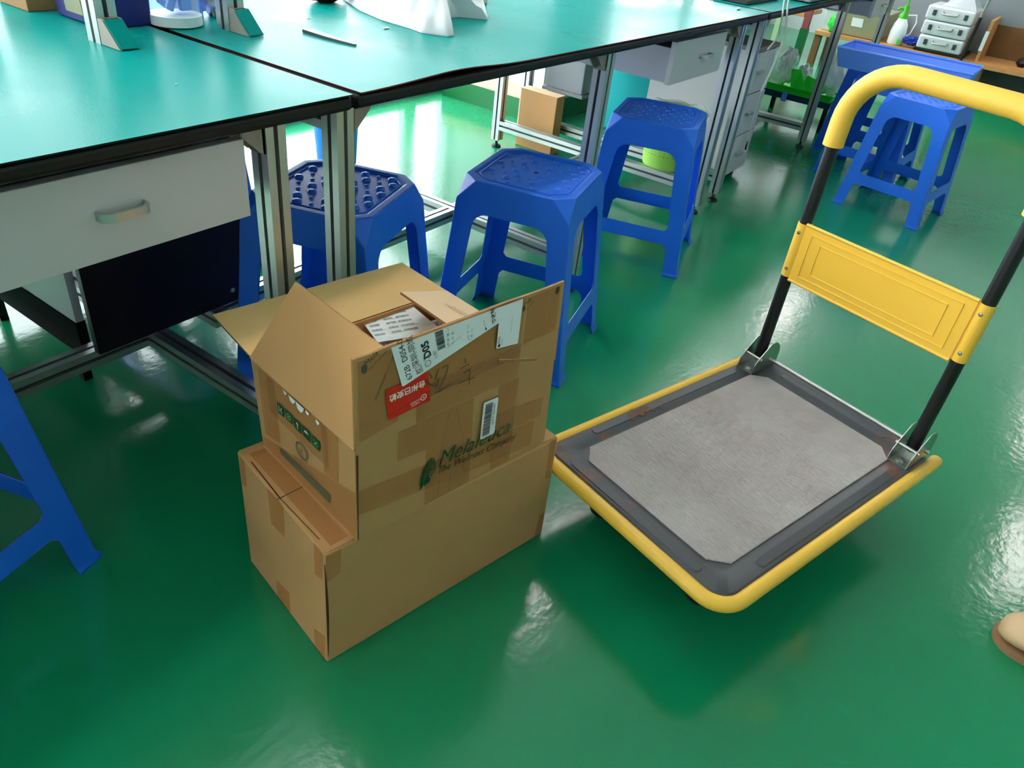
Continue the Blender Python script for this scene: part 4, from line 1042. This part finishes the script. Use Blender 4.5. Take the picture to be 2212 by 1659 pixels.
# white plastic bag: folded sheet with peaks
def crumpled(name, outline, zbase, height, mt, label, cat, seed, rings=9, steps=7):
    pts = []
    for (a, c) in zip(outline, outline[1:] + outline[:1]):
        for k in range(steps):
            f = k / steps; pts.append(Vector((a[0] + (c[0] - a[0]) * f, a[1] + (c[1] - a[1]) * f, 0)))
    cx = sum(p.x for p in pts) / len(pts); cy = sum(p.y for p in pts) / len(pts)
    m = M(); R = []
    for r in range(rings + 1):
        f = 1 - r / rings * 0.98
        row = []
        for p in pts:
            x, y = cx + (p.x - cx) * f, cy + (p.y - cy) * f
            g_ = 1 - f
            z = zbase + 0.004 + height * (min(1, g_ * 1.6) ** 0.7) * (0.75 + 0.5 * noise.noise(Vector((x * 9, y * 9, seed)))) + (0.024 * abs(noise.noise(Vector((x * 26, y * 26, seed + 5)))) if r else 0.004 * abs(noise.noise(Vector((x * 40, y * 40, seed)))))
            row.append((x, y, z))
        R.append(row)
    m.loft(R, cap=False); m.face(R[-1])
    base = [(p.x, p.y, zbase + 0.0006) for p in pts]
    m.loft([base, R[0]], cap=False); m.face(list(reversed(base)))
    return tag(m.obj(name, mt, None, smooth=55, weld=True), label, cat)
crumpled('plastic_bag', [(0.512, 0.437), (0.503, 0.330), (0.493, 0.289), (0.522, 0.234), (0.545, 0.235), (0.588, 0.275), (0.66, 0.345), (0.711, 0.386), (0.749, 0.385), (0.799, 0.330), (0.840, 0.36), (0.912, 0.43), (0.94, 0.52), (0.90, 0.66), (0.76, 0.74), (0.62, 0.68), (0.55, 0.55)], 0.7462, 0.085, BAGW, 'large crumpled milky white plastic bag lying on the teal bench', 'bag', 3.0)
m = M(); zz = ZM + 0.0004
m.prism([(0.268, 0.409, zz), (0.240, 0.405, zz), (0.236, 0.330, zz), (0.241, 0.250, zz), (0.247, 0.250, zz), (0.258, 0.330, zz)], (0, 0, 0.006))
tag(m.obj('scraper_blade', HAIRLINE, None), 'dark steel blade tapering to a point, flat on the teal mat', 'tool')
for x, y, r, lb in ((1.965, 0.085, 0.010, 'white scrap of paper on the bench near the hanging cables'), (-0.214, 0.185, 0.0022, 'tiny white crumb on the bench with the grey drawer'), (0.448, 0.358, 0.006, 'tiny clear offcut beside the white plastic bag'), (0.355, 0.515, 0.003, 'tiny pale crumb between the blade and the shelf upright')):
    m = M(); m.blob((x, y, ZM + r * 0.3), (r * 1.6, r * 0.6, r * 0.3), 2, 0.3, 3, x * 10)
    tag(m.obj('paper_scrap', PLASTIC_W, None, smooth=60), lb, 'scrap')
t = thing('rubber_stamp', 'small cream handled tool at the back of the bench beyond the white bag', 'tool', (1.02, 0.53, ZM))
m = M(); m.box(0.985, 1.01, 0.49, 0.53, ZM + 0.001, ZM + 0.02); m.obj('handle', mat('cream_plastic', lin(222, 216, 190), 0.4), t, bevel=0.003)
m = M(); m.box(1.01, 1.06, 0.53, 0.58, ZM + 0.001, ZM + 0.03); m.obj('base', ROSE, t, bevel=0.003)
# equipment at the far bench end
t = thing('keyboard', 'flat black keyboard on the bench beyond the hanging cables', 'keyboard', (2.30, 0.16, ZM))
m = M(); m.box(2.12, 2.46, 0.11, 0.25, ZM, ZM + 0.018); m.obj('key_bed', BLACKP, t, bevel=0.003)
m = M()
for i in range(14):
    for j in range(5): m.box(2.13 + i * 0.0232, 2.149 + i * 0.0232, 0.118 + j * 0.026, 0.139 + j * 0.026, ZM + 0.018, ZM + 0.022)
m.obj('keys', BLACKP, t)
t = thing('test_instrument', 'grey bench instrument with a pale top at the bench end, beyond the keyboard', 'instrument', (2.72, 0.07, ZM))
m = M(); m.box(2.55, 2.95, 0.005, 0.22, ZM + 0.004, ZM + 0.05); m.obj('instrument_case', GREYP, t, bevel=0.006)
m = M(); m.box(2.56, 2.94, 0.015, 0.21, ZM + 0.05, ZM + 0.054); m.obj('top_cover', PLASTIC_W, t, bevel=0.002)
for x in (2.58, 2.92):
    m = M(); m.cyl((x, 0.03, ZM), (x, 0.03, ZM + 0.006), 0.008, 10); m.cyl((x, 0.19, ZM), (x, 0.19, ZM + 0.006), 0.008, 10); m.obj('foot', BLACKP, t)
for k, pts in enumerate(([(2.10, -0.012, 1.15), (2.105, -0.014, 0.86), (2.15, -0.018, 0.74), (2.19, -0.016, 0.66), (2.215, 0.02, 0.60)], [(2.14, -0.014, 1.15), (2.138, -0.016, 0.86), (2.20, -0.022, 0.72), (2.245, -0.022, 0.66), (2.235, -0.020, 0.60), (2.20, -0.018, 0.52), (2.16, -0.016, 0.46)])):
    m = M(); m.tube(pts, 0.0036, 8)
    tag(m.obj('power_cable', CABLEW, None, smooth=60), ('white cable ending at the bench underside beside the pedestal top', 'white cable trailing lowest past the pedestal drawers')[k], 'cable')

# ------------------------------------------------------------------ far end of the room
S = 5.8
t = thing('low_shelf', 'long low plywood shelf along the far end of the room', 'shelf', (S + 0.25, 0, 0))
m = M(); m.box(S, S + 0.5, -1.9, 0.80, 0.222, 0.252); m.obj('shelf_board', WOOD, t, bevel=0.002)
for y in (0.75, -0.45, -1.6):
    m = M(); m.box(S + 0.03, S + 0.08, y, y + 0.05, 0, 0.222); m.box(S + 0.42, S + 0.47, y, y + 0.05, 0, 0.222); m.obj('leg', WOOD_D, t)
m = M(); m.box(S + 0.20, S + 0.23, -1.9, 0.1, 0.0, 0.222); o = m.obj('skirt_board', mat('dark_grey_board', lin(70, 74, 72), 0.6), t)
m = M(); m.box(S + 0.48, S + 0.50, -1.9, 0.50, 0.2525, 1.3); m.obj('back_panel', GREYP, t)

t = thing('storage_tub', 'translucent olive storage tub with a paper label on the low shelf', 'tub', (S + 0.2, 0.47, 0.252))
m = M(); m.hexa([(S + 0.05, 0.33, 0.2525), (S + 0.40, 0.33, 0.2525), (S + 0.40, 0.63, 0.2525), (S + 0.05, 0.63, 0.2525)], [(S + 0.03, 0.31, 0.43), (S + 0.42, 0.31, 0.43), (S + 0.42, 0.65, 0.43), (S + 0.03, 0.65, 0.43)]); m.obj('tub_body', OLIVE, t, bevel=0.01)
m = M(); m.box(S + 0.02, S + 0.43, 0.30, 0.66, 0.43, 0.446); m.obj('tub_lid', OLIVE, t, bevel=0.004)
m = M(); m.hexa([(S + 0.038, 0.47, 0.325), (S + 0.046, 0.47, 0.325), (S + 0.046, 0.555, 0.325), (S + 0.038, 0.555, 0.325)], [(S + 0.030, 0.475, 0.385), (S + 0.042, 0.475, 0.385), (S + 0.042, 0.56, 0.385), (S + 0.030, 0.56, 0.385)]); m.obj('paper_label', PAPER, t)

sx, sy = S + 0.10, 0.215
t = thing('spray_bottle', 'white pressure sprayer with a green head on the low shelf', 'bottle', (sx, sy, 0.252))
m = M(); m.lathe([(0.050, 0.001), (0.057, 0.01), (0.058, 0.09), (0.050, 0.14), (0.032, 0.175), (0.026, 0.185)], (sx, sy, 0.2525), 30); m.obj('bottle_body', PLASTIC_W, t, smooth=50)
m = M(); m.lathe([(0.030, 0.180), (0.031, 0.205), (0.020, 0.215), (0.018, 0.27), (0.006, 0.275), (0.006, 0.33), (0.020, 0.335), (0.02, 0.35), (0.004, 0.352)], (sx, sy, 0.2525), 20)
m.tube([(sx, sy, 0.49), (sx - 0.01, sy + 0.04, 0.50), (sx - 0.012, sy + 0.055, 0.485)], 0.010, 10); m.tube([(sx, sy, 0.485), (sx, sy + 0.028, 0.455), (sx, sy + 0.032, 0.42)], 0.007, 8)
m.obj('spray_head', GREEN_TRIG, t, smooth=50)
m = M(); m.tube([(sx, sy - 0.03, 0.46), (sx, sy - 0.085, 0.47), (sx, sy - 0.10, 0.42), (sx, sy - 0.085, 0.34), (sx, sy - 0.05, 0.31)], 0.0045, 8); m.obj('handle', PLASTIC_W, t, smooth=50)
m = M(); m.box(sx - 0.061, sx - 0.055, sy - 0.045, sy - 0.025, 0.268, 0.295); m.obj('level_mark', GREEN_BRIGHT, t)

m = M(); m.blob((S + 0.08, 0.095, 0.300), (0.05, 0.06, 0.03), 4, 0.5, 4, 8)
tag(m.obj('cloth_bundle', mat('blue_cloth', lin(30, 66, 170), 0.7), None, smooth=60), 'crumpled blue cloth between the sprayer and the silver cases', 'cloth')
names = ('lowest of the three silver cases stacked on the low shelf', 'middle one of the three silver cases stacked on the low shelf', 'topmost of the three silver cases stacked on the low shelf')
for k in range(3):
    z0 = 0.2725 + k * 0.098; y0, y1 = -0.262 + 0.0 * k, 0.050 + 0.006 * k
    t = thing('tool_case', names[k], 'case', (S + 0.2, -0.1, z0), 0, 'stack of silver cases')
    m = M(); m.box(S + 0.02, S + 0.42, y0, y1, z0, z0 + 0.094); m.obj('case_shell', CASEM, t, bevel=0.014, bseg=3)
    for yy in (y0 + 0.055, y1 - 0.055):
        m = M(); m.box(S + 0.010, S + 0.022, yy - 0.012, yy + 0.012, z0 + 0.030, z0 + 0.066); m.obj('latch', ALU_DARK, t, bevel=0.002)
    yc = (y0 + y1) / 2
    m = M(); m.tube([(S + 0.022, yc - 0.05, z0 + 0.06), (S + 0.004, yc - 0.05, z0 + 0.052), (S - 0.002, yc - 0.045, z0 + 0.046), (S - 0.002, yc + 0.045, z0 + 0.046), (S + 0.004, yc + 0.05, z0 + 0.052), (S + 0.022, yc + 0.05, z0 + 0.06)], 0.006, 8); m.obj('handle', ZINC, t, smooth=50)
m = M(); m.box(S + 0.02, S + 0.42, -0.29, 0.06, 0.2525, 0.272); tag(m.obj('black_tray', BLACKP, None, bevel=0.004), 'thin black tray under the stack of silver cases', 'tray')
m = M(); m.tube([(S - 0.02, -0.285, 0.254), (S - 0.025, -0.295, 0.40), (S - 0.03, -0.302, 0.54)], 0.013, 10)
m.mi = 1; m.tube([(S - 0.03, -0.302, 0.54), (S - 0.036, -0.312, 0.66)], 0.010, 10); m.mi = 0; m.tube([(S - 0.036, -0.312, 0.66), (S - 0.045, -0.322, 0.84)], 0.026, 12)
tag(m.obj('umbrella', [BLACKP, ZINC], None, smooth=50), 'folded black umbrella with a silver shaft leaning by the silver cases', 'umbrella')
t = thing('wooden_crate', 'open plywood crate with white paper on its edge, at the end of the low shelf', 'crate', (S + 0.2, -0.7, 0.252))
m = M(); m.box(S + 0.02, S + 0.44, -0.392, -0.372, 0.2525, 0.53); m.obj('side_panel', WOOD, t)
m = M(); m.box(S + 0.40, S + 0.42, -1.10, -0.392, 0.2525, 0.48); m.obj('back_board', WOOD_D, t)
m = M(); m.box(S + 0.02, S + 0.40, -1.10, -0.392, 0.2525, 0.264); m.obj('base_board', WOOD, t)
m = M(); m.box(S + 0.02, S + 0.44, -1.12, -1.10, 0.2525, 0.50); m.obj('side_panel', WOOD, t)
m = M(); m.box(S + 0.015, S + 0.0195, -0.390, -0.366, 0.33, 0.46); m.obj('paper_strip', PAPER, t)
for k, (yy, r) in enumerate(((-0.66, 0.03), (-0.74, 0.036))):
    m = M(); m.blob((S + 0.16 + 0.08 * k, yy, 0.264 + r * 0.9), (0.045, 0.035, r), 3, 0.35, 4, k + 2)
    tag(m.obj('motor_part', BLACKP, None, smooth=50), ('smaller black machine part lying in the plywood crate', 'larger black machine part lying in the plywood crate')[k], 'machine part')
crumpled('plastic_bag', [(S + 0.06, -0.02), (S + 0.06, -0.25), (S + 0.4, -0.24), (S + 0.4, -0.02)], 0.5635, 0.09, CLEARBAG, 'clear plastic bag resting on top of the silver cases', 'bag', 9.0, 6, 6)

# left of the tub
t = thing('storage_tub', 'white tub at the end of the low shelf behind the green bag', 'tub', (S + 0.3, 0.72, 0.252))
m = M(); m.box(S + 0.10, S + 0.42, 0.69, 0.79, 0.2525, 0.40); m.obj('tub_body', mat('pale_grey_plastic', lin(188, 198, 200), 0.5), t, bevel=0.006)
m = M(); m.box(S + 0.095, S + 0.425, 0.685, 0.795, 0.40, 0.41); m.obj('tub_lid', PLASTIC_W, t)
m = M(); m.blob((S + 0.05, 0.685, 0.32), (0.035, 0.042, 0.066), 4, 0.3, 3, 4)
tag(m.obj('green_bag', GREEN_BRIGHT, None, smooth=60), 'bright green plastic bag on the low shelf beside the olive tub', 'bag')
t = thing('metal_rack', 'rack with a red and green post and plank shelves at the far end', 'rack', (6.2, 1.25, 0))
m = M(); m.box(6.00, 6.05, 0.92, 0.97, 0.22, 1.2); o = m.obj('post', mat('red_oxide_paint', lin(140, 66, 66), 0.5), t); o['label'] = 'red oxide upper post'
m = M(); m.box(5.995, 6.055, 0.915, 0.975, 0.0, 0.22); o = m.obj('post_foot', GREENW, t); o['label'] = 'green painted lower post'
m = M(); m.box(6.0, 6.5, 0.975, 1.70, 0.30, 0.33); m.obj('shelf_board', WOOD, t)
m = M(); m.box(6.0, 6.5, 0.975, 1.70, 0.42, 0.45); m.obj('shelf_board', BEIGE, t)
m = M(); m.box(5.96, 5.995, 1.14, 1.18, 0.02, 0.46); o = m.obj('pale_strut', mat('pale_green_paint', lin(176, 206, 160), 0.5), t)
m = M(); m.box(6.42, 6.48, 1.64, 1.70, 0.0, 1.2); m.obj('post', GREYP, t)
t = thing('carton_stack', 'grey cartons on the upper plank of the far rack', 'box', (6.3, 1.3, 0.45))
m = M(); m.box(6.06, 6.4, 1.0, 1.32, 0.4505, 0.60); m.obj('carton_body', mat('grey_card', lin(150, 150, 142), 0.7, var=0.1), t)
m = M(); m.box(6.058, 6.402, 0.998, 1.322, 0.60, 0.606); m.obj('lid', PLASTIC_W, t)

# green tray with bags on a low dark rack, under the far bench
t = thing('low_rack', 'low dark rack with a blue rim holding the green tray under the far bench', 'rack', (4.0, 0.28, 0))
m = M(); m.box(3.72, 4.06, 0.05, 0.49, 0.13, 0.165); m.obj('rack_top', mat('navy_plastic', lin(20, 40, 74), 0.4), t, bevel=0.004)
for x, y in ((3.74, 0.07), (4.03, 0.07), (3.74, 0.46), (4.03, 0.46)):
    m = M(); m.box(x - 0.012, x + 0.012, y - 0.012, y + 0.012, 0, 0.13); m.obj('leg', BLACKP, t)
m = M(); m.box(3.712, 3.7195, 0.30, 0.33, 0.12, 0.19); m.obj('blue_clip', BLUE_CRATE, t)
t = thing('plastic_tray', 'bright green plastic tray full of bags on the low dark rack', 'tray', (3.9, 0.26, 0.165))
m = M(); x0, x1, y0, y1, z0, z1 = 3.715, 4.05, 0.06, 0.485, 0.1655, 0.205
m.box(x0, x1, y0, y1, z0, z0 + 0.005)
m.hexa([(x0, y0, z0), (x0 + 0.006, y0, z0), (x0 + 0.006, y1, z0), (x0, y1, z0)], [(x0 - 0.015, y0 - 0.01, z1), (x0 - 0.009, y0 - 0.01, z1), (x0 - 0.009, y1 + 0.01, z1), (x0 - 0.015, y1 + 0.01, z1)])
m.hexa([(x1 - 0.006, y0, z0), (x1, y0, z0), (x1, y1, z0), (x1 - 0.006, y1, z0)], [(x1 + 0.009, y0 - 0.01, z1), (x1 + 0.015, y0 - 0.01, z1), (x1 + 0.015, y1 + 0.01, z1), (x1 + 0.009, y1 + 0.01, z1)])
m.hexa([(x0, y0, z0), (x1, y0, z0), (x1, y0 + 0.006, z0), (x0, y0 + 0.006, z0)], [(x0 - 0.01, y0 - 0.015, z1), (x1 + 0.01, y0 - 0.015, z1), (x1 + 0.01, y0 - 0.009, z1), (x0 - 0.01, y0 - 0.009, z1)])
m.hexa([(x0, y1 - 0.006, z0), (x1, y1 - 0.006, z0), (x1, y1, z0), (x0, y1, z0)], [(x0 - 0.01, y1 + 0.009, z1), (x1 + 0.01, y1 + 0.009, z1), (x1 + 0.01, y1 + 0.015, z1), (x0 - 0.01, y1 + 0.015, z1)])
m.obj('tray_body', GREEN_BRIGHT, t)
m = M(); m.slab([(3.73, 0.20, 0.175), (3.78, 0.31, 0.175), (3.79, 0.34, 0.285), (3.745, 0.27, 0.30)], 0.004); m.slab([(3.745, 0.16, 0.172), (3.735, 0.26, 0.172), (3.79, 0.24, 0.27), (3.80, 0.17, 0.25)], 0.004); m.obj('tray_divider', GREEN_BRIGHT, t)
for k, (x, y, z, r, mt, lb) in enumerate(((3.80, 0.435, 0.245, (0.055, 0.05, 0.075), CLEARBAG, 'clear plastic bag in the green tray nearest the pedestal'), (3.90, 0.40, 0.27, (0.06, 0.045, 0.10), BAGWHITE, 'white plastic bag standing upright at the back of the green tray'),
                                          (3.92, 0.30, 0.235, (0.04, 0.045, 0.065), PLASTIC_W, 'small white pointed bag in the middle of the green tray'), (3.88, 0.11, 0.295, (0.085, 0.075, 0.12), BAGWHITE, 'bulky white plastic bag in the green tray beside the bench leg'))):
    m = M(); m.blob((x, y, z), r, 4, 0.45, 2.6, k * 3 + 1); tag(m.obj('plastic_bag', mt, None, smooth=60), lb, 'bag')

# pale blue crate resting on a stool
t = thing('plastic_crate', 'shallow pale blue plastic crate resting across a blue stool', 'crate', (3.13, -0.35, HS + 0.001))
x0, x1, y0, y1, z0, z1 = 2.985, 3.235, -0.615, -0.085, 0.4785, 0.560
m = M(); th = 0.004
def wall(p, q, pt, qt):
    p, q, pt, qt = map(Vector, (p, q, pt, qt)); n = (q - p).cross(pt - p).normalized() * th
    m.hexa([p, q, q + n, p + n], [pt, qt, qt + n, pt + n])
B4 = [(x0, y0), (x1, y0), (x1, y1), (x0, y1)]; o_ = 0.022
T4 = [(x0 - o_, y0 - o_), (x1 + o_, y0 - o_), (x1 + o_, y1 + o_), (x0 - o_, y1 + o_)]
for i in range(4):
    j = (i + 1) % 4
    wall((*B4[i], z0), (*B4[j], z0), (*T4[i], z1), (*T4[j], z1))
m.box(x0, x1, y0, y1, z0, z0 + th); m.obj('crate_body', BLUE_CRATE, t)
m = M(); m.tube([(*p, z1) for p in T4], 0.006, 8, closed=True); m.obj('crate_rim', BLUE_CRATE, t, smooth=50)
m = M()
for k in range(1, 5):
    yy = y0 + (y1 - y0) * k / 5
    m.hexa([(x0 - 0.002, yy - 0.003, z0), (x0 + 0.002, yy - 0.003, z0), (x0 + 0.002, yy + 0.003, z0), (x0 - 0.002, yy + 0.003, z0)], [(x0 - o_ - 0.002, yy - 0.003, z1), (x0 - o_ + 0.002, yy - 0.003, z1), (x0 - o_ + 0.002, yy + 0.003, z1), (x0 - o_ - 0.002, yy + 0.003, z1)])
m.obj('crate_ribs', BLUE_CRATE, t)

# ------------------------------------------------------------------ tan shoe at the picture edge
t = thing('shoe', 'tan leather shoe with a rounded toe at the edge of the green floor', 'shoe', (0.392, -1.40, 0))
secs = [(-1.274, 0.010, 0.012, 0.030), (-1.278, 0.024, 0.010, 0.040), (-1.288, 0.036, 0.008, 0.048), (-1.305, 0.044, 0.008, 0.055), (-1.34, 0.049, 0.008, 0.064), (-1.39, 0.046, 0.008, 0.078), (-1.45, 0.036, 0.008, 0.090), (-1.50, 0.036, 0.008, 0.094), (-1.53, 0.034, 0.008, 0.092), (-1.545, 0.020, 0.010, 0.086)]
m = M()
m.loft([[(0.392 + 0.30 * (-1.274 - y) * 0.1 + w * (abs(cos(a)) ** 0.8) * (1 if cos(a) > 0 else -1), y, z0 + (z1 - z0) * ((0.5 + 0.5 * sin(a)) ** 0.85)) for a in [2 * pi * k / 20 for k in range(20)]] for y, w, z0, z1 in secs])
m.obj('upper', TAN, t, smooth=70)
m = M(); m.lathe([(0.030, 0.0), (0.033, 0.003), (0.030, 0.006), (0.020, 0.003), (0.001, 0.001)], (0, 0, 0), 24)
for v in m.bm.verts: v.co = Vector((0.400 + v.co.x * 0.85, -1.472 + v.co.y * 1.75, 0.0895 + v.co.z - 0.12 * (v.co.y if v.co.y > 0 else 0)))
m.obj('collar', SOLE, t, smooth=60)
m = M()
m.loft([[(0.392 + 0.30 * (-1.274 - y) * 0.1 + sgn * (w + 0.003), y, z) for sgn, z in ((-1, 0.0), (1, 0.0), (1, 0.012), (-1, 0.012))] for y, w in [(-1.270, 0.010)] + [(s_[0] + 0.002, s_[1]) for s_ in secs[1:]] + [(-1.549, 0.018)]])
m.obj('sole', SOLE, t)
